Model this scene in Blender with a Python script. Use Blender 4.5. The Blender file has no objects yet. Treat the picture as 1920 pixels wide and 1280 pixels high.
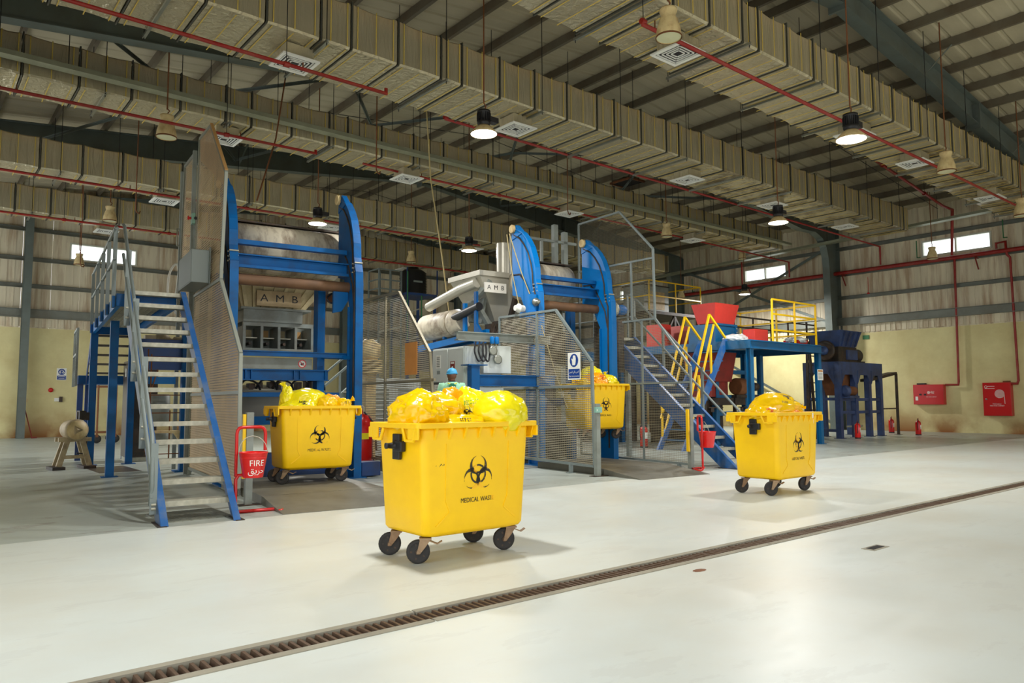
import bpy, math, random
from mathutils import Vector, Matrix, noise, bvhtree
from math import sin, cos, pi, radians, sqrt, atan2
S = bpy.context.scene
COL = S.collection
random.seed(7)

# ---------------------------------------------------------------- camera
def basis(yaw, pit, rol):
    F = Vector((cos(pit)*cos(yaw), cos(pit)*sin(yaw), sin(pit)))
    R = Vector((sin(yaw), -cos(yaw), 0)); U = R.cross(F)
    return F, R*cos(rol)+U*sin(rol), U*cos(rol)-R*sin(rol)
F_, R_, U_ = basis(radians(50.63), radians(4.566), radians(-0.247))
cam = bpy.data.objects.new('camera', bpy.data.cameras.new('camera')); COL.objects.link(cam)
cam.data.sensor_width = 36.0; cam.data.lens = 1390.0/1920*36
cam.data.clip_start = 0.05; cam.data.clip_end = 300
cam.matrix_world = Matrix(((R_.x, U_.x, -F_.x, 0), (R_.y, U_.y, -F_.y, 0), (R_.z, U_.z, -F_.z, 1.36), (0, 0, 0, 1)))
S.camera = cam

# ---------------------------------------------------------------- world, daylight, exposure
w = bpy.data.worlds.new('overcast'); S.world = w; w.use_nodes = True
bg = w.node_tree.nodes['Background']; bg.inputs[0].default_value = (0.94, 0.97, 1.0, 1); bg.inputs[1].default_value = SKY = 2.15
S.view_settings.view_transform = 'Standard'; S.view_settings.look = 'None'
S.view_settings.gamma = 1; S.view_settings.use_curve_mapping = False
S.view_settings.exposure = 0.27
LAMP_W = 205.0          # radiant power of one lit high bay lamp
S.cycles.max_bounces = 8; S.cycles.diffuse_bounces = 4; S.cycles.glossy_bounces = 3
S.cycles.transparent_max_bounces = 8; S.cycles.transmission_bounces = 4
S.cycles.sample_clamp_indirect = 6.0; S.cycles.caustics_reflective = False; S.cycles.caustics_refractive = False

# ---------------------------------------------------------------- helpers
def lin(r, g, b):
    f = lambda c: (c/255/12.92) if c/255 <= .04045 else ((c/255+.055)/1.055)**2.4
    return (f(r), f(g), f(b), 1)

MATS = {}
def mat(name, rgb, rough=.5, metal=0., var=0., vscale=3., dirt=None, dscale=2., damt=.5, bump=0., bscale=20., stretch=None,
        emit=0., spec=.5, coat=0., dsharp=.12, trans=0.):
    m = bpy.data.materials.new(name); m.use_nodes = True; MATS[name] = m
    nt = m.node_tree; N = nt.nodes; L = nt.links; p = N['Principled BSDF']
    c = lin(*rgb)
    p.inputs['Base Color'].default_value = c; p.inputs['Roughness'].default_value = rough; p.inputs['Metallic'].default_value = metal
    p.inputs['Specular IOR Level'].default_value = spec; p.inputs['Coat Weight'].default_value = coat
    if trans: p.inputs['Transmission Weight'].default_value = trans
    if emit:
        p.inputs['Emission Color'].default_value = c; p.inputs['Emission Strength'].default_value = emit
    if var or dirt or bump:
        tc = N.new('ShaderNodeTexCoord'); mp = N.new('ShaderNodeMapping'); L.new(tc.outputs['Object'], mp.inputs[0])
        if stretch: mp.inputs['Scale'].default_value = stretch
    out = None
    if var:
        n = N.new('ShaderNodeTexNoise'); n.inputs['Scale'].default_value = vscale; n.inputs['Detail'].default_value = 6
        L.new(mp.outputs[0], n.inputs[0])
        r = N.new('ShaderNodeMapRange'); r.inputs[1].default_value = .3; r.inputs[2].default_value = .7
        r.inputs[3].default_value = 1-var; r.inputs[4].default_value = 1+var*.5
        L.new(n.outputs[0], r.inputs[0])
        x = N.new('ShaderNodeMix'); x.data_type = 'RGBA'; x.blend_type = 'MULTIPLY'; x.inputs[0].default_value = 1
        x.inputs[6].default_value = c; L.new(r.outputs[0], x.inputs[7]); out = x.outputs[2]
    if dirt:
        n = N.new('ShaderNodeTexNoise'); n.inputs['Scale'].default_value = dscale; n.inputs['Detail'].default_value = 8; n.inputs['Roughness'].default_value = .65
        L.new(mp.outputs[0], n.inputs[0])
        r = N.new('ShaderNodeMapRange'); r.inputs[1].default_value = .55-dsharp; r.inputs[2].default_value = .55+dsharp
        r.inputs[3].default_value = 0; r.inputs[4].default_value = damt; L.new(n.outputs[0], r.inputs[0])
        x = N.new('ShaderNodeMix'); x.data_type = 'RGBA'
        L.new(r.outputs[0], x.inputs[0])
        if out: L.new(out, x.inputs[6])
        else: x.inputs[6].default_value = c
        x.inputs[7].default_value = lin(*dirt); out = x.outputs[2]
    if out: L.new(out, p.inputs['Base Color'])
    if bump:
        n = N.new('ShaderNodeTexNoise'); n.inputs['Scale'].default_value = bscale; n.inputs['Detail'].default_value = 4
        L.new(mp.outputs[0], n.inputs[0])
        b = N.new('ShaderNodeBump'); b.inputs['Strength'].default_value = bump; b.inputs['Distance'].default_value = .02
        L.new(n.outputs[0], b.inputs['Height']); L.new(b.outputs[0], p.inputs['Normal'])
    return m

def smooth(pts, n=5):                          # Catmull-Rom curve through the points, for hoses and ropes
    P = [Vector(p) for p in pts]; P = [P[0]*2-P[1]]+P+[P[-1]*2-P[-2]]; out = []
    for i in range(1, len(P)-2):
        a, b, c, d = P[i-1:i+3]
        for k in range(n):
            t = k/n; out.append(.5*((2*b)+(c-a)*t+(2*a-5*b+4*c-d)*t*t+(3*b-a-3*c+d)*t*t*t))
    return out+[P[-2]]
X, Y, Z = Vector((1, 0, 0)), Vector((0, 1, 0)), Vector((0, 0, 1))
V = Vector
class MB:
    def __init__(s): s.v = []; s.f = []; s.m = []; s.s = []
    def add(s, vs, fs, mi=0, sm=False):
        k = len(s.v); s.v += [tuple(p) for p in vs]
        for f in fs: s.f.append([k+i for i in f]); s.m.append(mi); s.s.append(sm)
        return s
    def box(s, x0, x1, y0, y1, z0, z1, mi=0, M=None):
        vs = [V((x, y, z)) for z in (z0, z1) for y in (y0, y1) for x in (x0, x1)]
        if M: vs = [M @ p for p in vs]
        return s.add(vs, [(0, 2, 3, 1), (4, 5, 7, 6), (0, 1, 5, 4), (2, 6, 7, 3), (0, 4, 6, 2), (1, 3, 7, 5)], mi)
    def frame(s, p, q, up=Z):
        d = (V(q)-V(p)).normalized(); up = V(up)
        if abs(d.dot(up)) > .99: up = Y if abs(d.dot(Y)) < .9 else X
        a = d.cross(up).normalized(); b = a.cross(d).normalized(); return a, b, d
    def bar(s, p, q, w=.05, h=None, up=Z, mi=0):
        h = w if h is None else h; p, q = V(p), V(q); a, b, d = s.frame(p, q, up)
        vs = [c+a*i*w/2+b*j*h/2 for c in (p, q) for j in (-1, 1) for i in (-1, 1)]
        return s.add(vs, [(0, 1, 3, 2), (4, 6, 7, 5), (0, 4, 5, 1), (2, 3, 7, 6), (0, 2, 6, 4), (1, 5, 7, 3)], mi)
    def sec(s, p, q, poly, up=Z, mi=0):           # extrude a 2d section along p-q
        p, q = V(p), V(q); a, b, d = s.frame(p, q, up); n = len(poly)
        vs = [c+a*x+b*y for c in (p, q) for x, y in poly]
        return s.add(vs, [tuple(range(n-1, -1, -1)), tuple(range(n, 2*n))]+[(i, (i+1) % n, n+(i+1) % n, n+i) for i in range(n)], mi)
    def ibeam(s, p, q, h, w, tf=.02, tw=.012, up=Z, mi=0):
        H, W, T = h/2, w/2, tw/2
        return s.sec(p, q, [(-W, -H), (W, -H), (W, -H+tf), (T, -H+tf), (T, H-tf), (W, H-tf), (W, H), (-W, H), (-W, H-tf), (-T, H-tf), (-T, -H+tf), (-W, -H+tf)], up, mi)
    def chan(s, p, q, h, w, t=.012, up=Z, mi=0):
        H = h/2
        return s.sec(p, q, [(0, -H), (w, -H), (w, -H+t), (t, -H+t), (t, H-t), (w, H-t), (w, H), (0, H)], up, mi)
    def tube(s, pts, r, n=8, mi=0, cap=True, closed=False):
        pts = [V(p) for p in pts]; k = len(pts); rings = []
        a0 = None
        for i, p in enumerate(pts):
            if closed: d = (pts[(i+1) % k]-pts[i-1]).normalized()
            elif i == 0: d = (pts[1]-p).normalized()
            elif i == k-1: d = (p-pts[i-1]).normalized()
            else:
                d = ((pts[i+1]-p).normalized()+(p-pts[i-1]).normalized())
                d = d.normalized() if d.length > 1e-6 else (pts[i+1]-p).normalized()
            if a0 is None:
                u = Z if abs(d.z) < .9 else X; a = d.cross(u).normalized()
            else:
                a = (a0-d*a0.dot(d)); a = a.normalized() if a.length > 1e-6 else d.cross(Z).normalized()
            a0 = a; b = d.cross(a); rr = r[i] if isinstance(r, (list, tuple)) else r
            sc = 1.0
            if 0 < i < k-1 and not closed:
                c = max(.5, d.dot((p-pts[i-1]).normalized())); sc = 1/c
            rings.append([p+(a*cos(2*pi*j/n)+b*sin(2*pi*j/n))*rr*(1+(sc-1)*.6) for j in range(n)])
        vs = [q for g in rings for q in g]; fs = []
        for i in range(k if closed else k-1):
            o, o2 = i*n, ((i+1) % k)*n
            fs += [(o+j, o+(j+1) % n, o2+(j+1) % n, o2+j) for j in range(n)]
        s.add(vs, fs, mi, True)
        if cap and not closed:
            s.add(rings[0], [tuple(range(n-1, -1, -1))], mi); s.add(rings[-1], [tuple(range(n))], mi)
        return s
    def cyl(s, p, q, r, n=16, mi=0, r2=None): return s.tube([p, q], [r, r if r2 is None else r2], n, mi)
    def lathe(s, prof, n=20, o=(0, 0, 0), ax=Z, mi=0, sm=True, cap=True):
        o = V(o); ax = V(ax).normalized(); u = X if abs(ax.x) < .9 else Y
        a = (u-ax*u.dot(ax)).normalized(); b = ax.cross(a)
        vs = [o+ax*z+(a*cos(2*pi*j/n)+b*sin(2*pi*j/n))*r for r, z in prof for j in range(n)]
        fs = [(i*n+j, i*n+(j+1) % n, (i+1)*n+(j+1) % n, (i+1)*n+j) for i in range(len(prof)-1) for j in range(n)]
        s.add(vs, fs, mi, sm)
        if cap:
            s.add(vs[:n], [tuple(range(n-1, -1, -1))], mi); s.add(vs[-n:], [tuple(range(n))], mi)
        return s
    def prism(s, poly, t0, t1, pl='yz', mi=0):    # polygon in a coordinate plane, extruded along the third axis
        g = {'yz': lambda a, b, t: (t, a, b), 'xz': lambda a, b, t: (a, t, b), 'xy': lambda a, b, t: (a, b, t)}[pl]
        n = len(poly); vs = [g(a, b, t) for t in (t0, t1) for a, b in poly]
        ar = sum(poly[i][0]*poly[(i+1) % n][1]-poly[(i+1) % n][0]*poly[i][1] for i in range(n))
        flip = (ar > 0) != (pl == 'xz')
        fs = [tuple(range(n-1, -1, -1)), tuple(range(n, 2*n))]+[(i, (i+1) % n, n+(i+1) % n, n+i) for i in range(n)]
        if not flip: fs = [f[::-1] for f in fs]
        return s.add(vs, fs, mi)
    def sph(s, c, r, n=12, m=8, sc=(1, 1, 1), mi=0):
        c = V(c); vs = [c+V((0, 0, -r*sc[2]))]
        for i in range(1, m):
            t = pi*i/m
            vs += [c+V((sin(t)*cos(2*pi*j/n)*r*sc[0], sin(t)*sin(2*pi*j/n)*r*sc[1], -cos(t)*r*sc[2])) for j in range(n)]
        vs.append(c+V((0, 0, r*sc[2]))); e = len(vs)-1
        fs = [(0, 1+(j+1) % n, 1+j) for j in range(n)]
        for i in range(m-2): fs += [(1+i*n+j, 1+i*n+(j+1) % n, 1+(i+1)*n+(j+1) % n, 1+(i+1)*n+j) for j in range(n)]
        fs += [(1+(m-2)*n+j, 1+(m-2)*n+(j+1) % n, e) for j in range(n)]
        return s.add(vs, fs, mi, True)
    def xf(s, M): s.v = [tuple(M @ V(p)) for p in s.v]; return s
    def mesh(s, name, ms):
        me = bpy.data.meshes.new(name); me.from_pydata(s.v, [], s.f)
        for m in (ms if isinstance(ms, (list, tuple)) else [ms]): me.materials.append(MATS[m] if isinstance(m, str) else m)
        me.polygons.foreach_set('material_index', s.m); me.polygons.foreach_set('use_smooth', s.s); me.update(); return me
    def build(s, name, ms, parent=None, bevel=0, label=None):
        return ob(name, s.mesh(name, ms), parent, bevel, label)

def ob(name, me, parent=None, bevel=0, label=None, loc=None, rz=None):
    o = bpy.data.objects.new(name, me); COL.objects.link(o)
    if parent: o.parent = parent
    if loc is not None: o.location = loc
    if rz is not None: o.rotation_euler.z = rz
    if label: o['label'] = label
    if bevel:
        b = o.modifiers.new('bevel', 'BEVEL'); b.width = bevel; b.segments = 2; b.limit_method = 'ANGLE'; b.angle_limit = radians(40)
    return o
def tag(o, label=None, cat=None, group=None, kind=None):
    if label: o['label'] = label
    if cat: o['category'] = cat
    if group: o['group'] = group
    if kind: o['kind'] = kind
    return o
def thing(name, label, cat, loc=(0, 0, 0), rz=0., group=None):
    o = bpy.data.objects.new(name, None); COL.objects.link(o); o.location = loc; o.rotation_euler.z = rz; o.empty_display_size = .1
    return tag(o, label, cat, group)
def struct(name, mb, ms, parent=None):
    o = mb.build(name, ms, parent); o['kind'] = 'structure'; return o
def dup(o, loc=None, rz=None, label=None, parent=None):
    c = o.copy(); COL.objects.link(c)
    if parent: c.parent = parent
    if loc is not None: c.location = loc
    if rz is not None: c.rotation_euler.z = rz
    if label: c['label'] = label
    for ch in list(o.children): dup(ch, parent=c)
    return c
def text(name, s, size, ms, parent, M, ext=.001, align='CENTER', sx=1.0, cspace=1.0):
    cu = bpy.data.curves.new(name, 'FONT'); cu.body = s; cu.size = size; cu.extrude = ext; cu.align_x = align; cu.align_y = 'CENTER'; cu.resolution_u = 3
    cu.space_character = cspace
    t = bpy.data.objects.new(name, cu); COL.objects.link(t); bpy.context.view_layer.update()
    me = bpy.data.meshes.new_from_object(t.evaluated_get(bpy.context.evaluated_depsgraph_get()))
    bpy.data.objects.remove(t); me.name = name
    me.transform(M @ Matrix.Diagonal((sx, 1, 1, 1))); me.materials.clear(); me.materials.append(MATS[ms])
    return ob(name, me, parent)
def facing(o, right, up):                      # matrix of a plane whose x is right, y is up
    r, u = V(right).normalized(), V(up).normalized(); n = r.cross(u)
    return Matrix(((r.x, u.x, n.x, o[0]), (r.y, u.y, n.y, o[1]), (r.z, u.z, n.z, o[2]), (0, 0, 0, 1)))
def annulus(mb, r0, r1, a0=0, a1=2*pi, n=24, c=(0, 0), z=0, mi=0):
    vs = []
    for i in range(n+1):
        a = a0+(a1-a0)*i/n
        vs += [(c[0]+r0*cos(a), c[1]+r0*sin(a), z), (c[0]+r1*cos(a), c[1]+r1*sin(a), z)]
    return mb.add(vs, [(2*i, 2*i+1, 2*i+3, 2*i+2) for i in range(n)], mi)
def biohazard(mb, R, z=0, n=18):               # three horned crescents, a broken ring and a hub; R is the overall half height
    k = R/1.6
    for j, t in enumerate((90, 210, 330)):
        t = radians(t); vs = []
        for i in range(n+1):
            p = radians(-163+326*i/n); inward = abs(p) < radians(34)
            ro = .70+.13*(abs(p)/radians(34)) if inward else 1.0-.17*max(0, 1-(abs(p)-radians(34))/.25)
            p += t+pi
            vs += [(k*(.733*cos(t)+ro*cos(p)), k*(.733*sin(t)+ro*sin(p)), z), (k*(.98*cos(t)+.74*cos(p)), k*(.98*sin(t)+.74*sin(p)), z)]
        mb.add(vs, [(2*i, 2*i+1, 2*i+3, 2*i+2) for i in range(n)])
        annulus(mb, .74*k, .92*k, t-radians(42), t+radians(42), 8, z=z+.0004)
    return mb
# ---------------------------------------------------------------- materials
mat('wall_sheet', (224, 213, 184), .55, 0, .10, 1.2, (146, 100, 52), 1.1, .6, stretch=(3.2, 3.2, .3), dsharp=.09)
mat('roof_sheet', (180, 170, 142), .6, 0, .12, .8, (120, 105, 75), .6, .35, stretch=(.4, 1.5, 1))
mat('purlin', (112, 104, 86), .6, .2, .15, 1.5, (92, 70, 44), 1.2, .5)
mat('steel_grey', (104, 114, 108), .5, .2, .12, 2, (90, 84, 66), 1.5, .4)
mat('girt', (122, 126, 116), .45, .3, .12, 2, (96, 84, 60), 1.5, .4)
mat('plaster', (224, 214, 158), .7, 0, .06, 1.5, (176, 150, 88), .7, .5, dsharp=.2)
mat('floor_out', (214, 210, 200), .8, 0, .2, .5)
mat('red_pipe', (150, 22, 14), .45, 0, .15, 5, (150, 84, 66), 3, .4)
mat('red_gloss', (196, 18, 14), .3)
mat('red_bright', (226, 22, 20), .3, coat=.3)
mat('red_faded', (222, 62, 52), .5, 0, .12, 2, (150, 40, 30), 2, .4)
mat('red_rust', (140, 34, 22), .6, 0, .2, 3, (84, 34, 20), 2, .6)
mat('pink_red', (214, 110, 100), .5)
mat('blue', (0, 92, 158), .45, 0, .12, 2, (50, 46, 42), 2.6, .35, dsharp=.08, spec=.25)
mat('blue_bright', (0, 116, 192), .35, 0, .08, 2, (0, 60, 110), 2.5, .2, spec=.3)
mat('blue_dark', (22, 66, 128), .5, 0, .2, 2, (62, 52, 40), 2, .6)
mat('blue_plat', (0, 98, 148), .42, 0, .12, 2, (40, 52, 52), 2, .5)
mat('blue_stair', (40, 94, 156), .4, 0, .1, 3, (110, 116, 116), 3, .45, dsharp=.08, spec=.3)
mat('blue_shred', (52, 74, 120), .5, 0, .2, 2, (42, 38, 36), 1.6, .8, dsharp=.15)
mat('black', (24, 24, 26), .5)
mat('rubber', (44, 42, 40), .75, 0, .2, 8)
mat('dark_machine', (54, 48, 42), .55, .2, .25, 4, (96, 66, 40), 4, .5)
mat('grey_paint', (138, 145, 138), .5, 0, .12, 3, (92, 80, 60), 2, .5)
mat('rail_grey', (124, 134, 132), .45, .1, .1, 4)
mat('galv', (186, 184, 166), .5, .25, .2, 14, (120, 106, 80), 3, .3)
mat('zinc', (150, 152, 140), .35, .7, .12, 4)
mat('tray', (150, 152, 128), .45, .5, .15, 3)
mat('mesh', (222, 198, 158), .6, 0, .12, 2)
mat('mesh_grey', (138, 130, 106), .55, .2, .15, 2)
mat('mesh_rim', (150, 154, 142), .5, .1)
mat('rust', (126, 78, 44), .7, .2, .25, 6)
mat('roller', (120, 88, 62), .6, .2, .2, 3, (66, 52, 42), 2, .6)
mat('drum', (222, 212, 188), .5, 0, .12, 2, (100, 66, 34), 2.2, .75, stretch=(2.2, 1, .7), dsharp=.10)
mat('hopper_rib', (204, 188, 144), .6, 0, .15, 2, (96, 80, 56), 2, .5)
mat('stainless', (192, 188, 172), .38, .4, .08, 3, bump=.02)
mat('sign_wood', (192, 168, 126), .6, 0, .1, 3, (118, 92, 60), 3, .5)
mat('sign_white', (232, 228, 216), .5)
mat('white', (236, 236, 228), .5)
mat('panel_white', (214, 220, 214), .4, 0, .04, 2)
mat('cream', (226, 204, 150), .5, 0, .08, 6, (150, 100, 50), 5, .6, stretch=(1, 1, .6))
mat('glass_shade', (206, 206, 170), .2)
mat('lamp_on', (255, 252, 244), .5, emit=14)
mat('yellow_rail', (244, 196, 10), .4)
mat('bin_yellow', (255, 206, 0), .42, 0, .05, 2.2, (214, 150, 20), 1.6, .28, spec=.4, dsharp=.2)
mat('bag_yellow', (240, 194, 2), .17, 0, .06, 3, spec=.5, bump=.55, bscale=7)
mat('bag_lemon', (230, 214, 16), .16, 0, .06, 3, spec=.5, bump=.5, bscale=6)
mat('bag_orange', (238, 160, 6), .2, 0, .08, 3, spec=.5, bump=.55, bscale=8)
mat('print_red', (214, 62, 20), .4)
mat('print_black', (30, 28, 16), .5)
mat('print_green', (110, 170, 40), .5)
mat('sign_blue', (18, 62, 140), .4)
mat('orange_board', (206, 140, 68), .7, 0, .1, 4)
mat('plate', (128, 126, 114), .5, .4, .2, 1.5, (92, 84, 70), 1.2, .6)
mat('concrete_kerb', (152, 146, 128), .8, 0, .2, 3)
mat('grate', (104, 84, 66), .6, .4, .25, 8, (78, 48, 30), 6, .6)
mat('pit', (24, 20, 17), .9)
mat('motor_cream', (186, 168, 130), .55, .1, .2, 5, (92, 70, 44), 4, .6)
mat('cabinet_dark', (84, 74, 62), .4, .2, .1, 2)
mat('skin', (112, 70, 50), .5)
mat('cap', (66, 168, 222), .55, bump=.3, bscale=30)
mat('gown', (150, 205, 170), .6, bump=.2, bscale=12)
mat('gown_dark', (24, 130, 96), .6)
mat('navy', (30, 36, 60), .7)
mat('trouser', (52, 60, 84), .8)
mat('tank_black', (30, 30, 30), .3)
mat('green_pipe', (40, 110, 60), .5)
mat('rope', (190, 172, 120), .8)
mat('teal_box', (132, 176, 160), .5)
mat('grey_box', (132, 142, 138), .45, .1)
mat('window_frame', (206, 206, 190), .5)
mat('amber', (196, 152, 92), .6)
mat('clear_bag', (210, 215, 210), .2, spec=.6)

def floor_mat(name, rgb, dirt, rough, damt, wet):
    m = mat(name, rgb, rough, 0, .05, .5, dirt, .45, damt, spec=.5, dsharp=.16)
    nt = m.node_tree; N = nt.nodes; L = nt.links; p = N['Principled BSDF']
    tc = N.new('ShaderNodeTexCoord')
    n = N.new('ShaderNodeTexNoise'); n.inputs['Scale'].default_value = 1.7; n.inputs['Detail'].default_value = 10; n.inputs['Roughness'].default_value = .7
    mp = N.new('ShaderNodeMapping'); mp.inputs['Scale'].default_value = (.55, 1.4, 1); mp.inputs['Rotation'].default_value = (0, 0, .5)
    L.new(tc.outputs['Object'], mp.inputs[0]); L.new(mp.outputs[0], n.inputs[0])
    r = N.new('ShaderNodeMapRange'); r.inputs[1].default_value = .57; r.inputs[2].default_value = .60; r.inputs[4].default_value = wet
    L.new(n.outputs[0], r.inputs[0])
    x = N.new('ShaderNodeMix'); x.data_type = 'RGBA'; L.new(r.outputs[0], x.inputs[0])
    L.new(p.inputs['Base Color'].links[0].from_socket, x.inputs[6]); x.inputs[7].default_value = lin(126, 110, 100)
    L.new(x.outputs[2], p.inputs['Base Color'])
    rr = N.new('ShaderNodeMapRange'); rr.inputs[3].default_value = rough*.6; rr.inputs[4].default_value = rough*1.5
    L.new(n.outputs[0], rr.inputs[0]); L.new(rr.outputs[0], p.inputs['Roughness'])
    return m
floor_mat('floor_white', (213, 219, 212), (200, 188, 162), .34, .40, .07)
floor_mat('floor_grey', (176, 184, 176), (148, 142, 126), .34, .5, .5)

def foil(name, mould=0.):
    m = mat(name, (192, 182, 152), .33, .52, .10, 1.4, spec=.5)
    nt = m.node_tree; N = nt.nodes; L = nt.links; p = N['Principled BSDF']
    g = N.new('ShaderNodeNewGeometry'); sx = N.new('ShaderNodeSeparateXYZ'); L.new(g.outputs['Position'], sx.inputs[0])
    base = p.inputs['Base Color'].links[0].from_socket
    n = N.new('ShaderNodeTexNoise'); n.inputs['Scale'].default_value = 2.5; n.inputs['Detail'].default_value = 6
    mp = N.new('ShaderNodeMapping'); mp.inputs['Scale'].default_value = (3.5, 3.5, .8); L.new(g.outputs['Position'], mp.inputs[0]); L.new(mp.outputs[0], n.inputs[0])
    # dust that has settled along the upper part of the sides
    tc = N.new('ShaderNodeTexCoord'); s2 = N.new('ShaderNodeSeparateXYZ'); L.new(tc.outputs['Object'], s2.inputs[0])
    r = N.new('ShaderNodeMapRange'); r.inputs[1].default_value = .55; r.inputs[2].default_value = .95; r.inputs[4].default_value = .62
    L.new(s2.outputs[2], r.inputs[0])
    mu = N.new('ShaderNodeMath'); mu.operation = 'MULTIPLY'; L.new(r.outputs[0], mu.inputs[0]); L.new(n.outputs[0], mu.inputs[1])
    m2 = N.new('ShaderNodeMath'); m2.operation = 'MULTIPLY'; m2.inputs[1].default_value = 1.5; m2.use_clamp = True; L.new(mu.outputs[0], m2.inputs[0])
    x = N.new('ShaderNodeMix'); x.data_type = 'RGBA'; L.new(m2.outputs[0], x.inputs[0]); L.new(base, x.inputs[6]); x.inputs[7].default_value = lin(172, 132, 80)
    out = x.outputs[2]
    me = N.new('ShaderNodeMath'); me.operation = 'SUBTRACT'; me.inputs[0].default_value = .52; L.new(m2.outputs[0], me.inputs[1]); L.new(me.outputs[0], p.inputs['Metallic'])
    if mould:
        k = N.new('ShaderNodeTexNoise'); k.inputs['Scale'].default_value = 1.6; k.inputs['Detail'].default_value = 10; k.inputs['Roughness'].default_value = .75
        L.new(g.outputs['Position'], k.inputs[0])
        r2 = N.new('ShaderNodeMapRange'); r2.inputs[1].default_value = .44; r2.inputs[2].default_value = .58; r2.inputs[4].default_value = mould; L.new(k.outputs[0], r2.inputs[0])
        sn = N.new('ShaderNodeMapRange'); sn.inputs[1].default_value = .12; sn.inputs[2].default_value = .02; L.new(s2.outputs[2], sn.inputs[0])
        mm = N.new('ShaderNodeMath'); mm.operation = 'MULTIPLY'; L.new(r2.outputs[0], mm.inputs[0]); L.new(sn.outputs[0], mm.inputs[1])
        x2 = N.new('ShaderNodeMix'); x2.data_type = 'RGBA'; L.new(mm.outputs[0], x2.inputs[0]); L.new(out, x2.inputs[6]); x2.inputs[7].default_value = lin(96, 74, 30); out = x2.outputs[2]
        mt = N.new('ShaderNodeMath'); mt.operation = 'SUBTRACT'; L.new(me.outputs[0], mt.inputs[0]); L.new(mm.outputs[0], mt.inputs[1]); mt.use_clamp = True; L.new(mt.outputs[0], p.inputs['Metallic'])
    L.new(out, p.inputs['Base Color'])
    w1 = N.new('ShaderNodeTexNoise'); w1.inputs['Scale'].default_value = 1.0; w1.inputs['Detail'].default_value = 3; w1.inputs['Distortion'].default_value = .6
    m3 = N.new('ShaderNodeMapping'); m3.inputs['Scale'].default_value = (9, 9, 1.4); L.new(g.outputs['Position'], m3.inputs[0]); L.new(m3.outputs[0], w1.inputs[0])
    b = N.new('ShaderNodeBump'); b.inputs['Strength'].default_value = .8; b.inputs['Distance'].default_value = .05
    L.new(w1.outputs[0], b.inputs['Height']); L.new(b.outputs[0], p.inputs['Normal'])
    return m
foil('foil'); foil('foil_mould', .9)
mat('tape', (212, 184, 84), .5)
mat('flange', (84, 84, 74), .5, .4)

def glass(name):
    m = bpy.data.materials.new(name); m.use_nodes = True; MATS[name] = m
    nt = m.node_tree; N = nt.nodes; L = nt.links
    N.remove(N['Principled BSDF']); t = N.new('ShaderNodeBsdfTransparent'); t.inputs[0].default_value = (.94, .96, .95, 1)
    g = N.new('ShaderNodeBsdfGlossy'); g.inputs['Roughness'].default_value = .02; x = N.new('ShaderNodeMixShader'); x.inputs[0].default_value = .06
    L.new(t.outputs[0], x.inputs[1]); L.new(g.outputs[0], x.inputs[2]); L.new(x.outputs[0], N['Material Output'].inputs[0])
glass('glass')

def worn_print(name):                          # stencilled ink, partly rubbed off; differs from bin to bin
    m = mat(name, (40, 34, 8), .5)
    nt = m.node_tree; N = nt.nodes; L = nt.links; p = N['Principled BSDF']
    tc = N.new('ShaderNodeTexCoord'); oi = N.new('ShaderNodeObjectInfo'); n = N.new('ShaderNodeTexNoise'); n.noise_dimensions = '4D'
    n.inputs['Scale'].default_value = 14; n.inputs['Detail'].default_value = 5; L.new(tc.outputs['Object'], n.inputs[0])
    mu = N.new('ShaderNodeMath'); mu.operation = 'MULTIPLY'; mu.inputs[1].default_value = 40; L.new(oi.outputs['Random'], mu.inputs[0]); L.new(mu.outputs[0], n.inputs['W'])
    r = N.new('ShaderNodeMapRange'); r.inputs[1].default_value = .54; r.inputs[2].default_value = .6; L.new(n.outputs[0], r.inputs[0])
    x = N.new('ShaderNodeMix'); x.data_type = 'RGBA'; L.new(r.outputs[0], x.inputs[0]); x.inputs[6].default_value = lin(44, 36, 6); x.inputs[7].default_value = lin(250, 190, 4)
    L.new(x.outputs[2], p.inputs['Base Color'])
worn_print('stencil')

def low_wall():                                # painted wall with brown damp stains rising from the floor
    m = MATS['plaster']; nt = m.node_tree; N = nt.nodes; L = nt.links; p = N['Principled BSDF']
    g = N.new('ShaderNodeNewGeometry'); s = N.new('ShaderNodeSeparateXYZ'); L.new(g.outputs['Position'], s.inputs[0])
    r = N.new('ShaderNodeMapRange'); r.inputs[1].default_value = 1.25; r.inputs[2].default_value = 0; L.new(s.outputs[2], r.inputs[0])
    n = N.new('ShaderNodeTexNoise'); n.inputs['Scale'].default_value = .8; n.inputs['Detail'].default_value = 7; L.new(g.outputs['Position'], n.inputs[0])
    k = N.new('ShaderNodeMapRange'); k.inputs[1].default_value = .36; k.inputs[2].default_value = .58; L.new(n.outputs[0], k.inputs[0])
    mu = N.new('ShaderNodeMath'); mu.operation = 'MULTIPLY'; L.new(r.outputs[0], mu.inputs[0]); L.new(k.outputs[0], mu.inputs[1])
    x = N.new('ShaderNodeMix'); x.data_type = 'RGBA'; L.new(mu.outputs[0], x.inputs[0]); L.new(p.inputs['Base Color'].links[0].from_socket, x.inputs[6]); x.inputs[7].default_value = lin(142, 88, 34)
    L.new(x.outputs[2], p.inputs['Base Color'])
low_wall()
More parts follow.
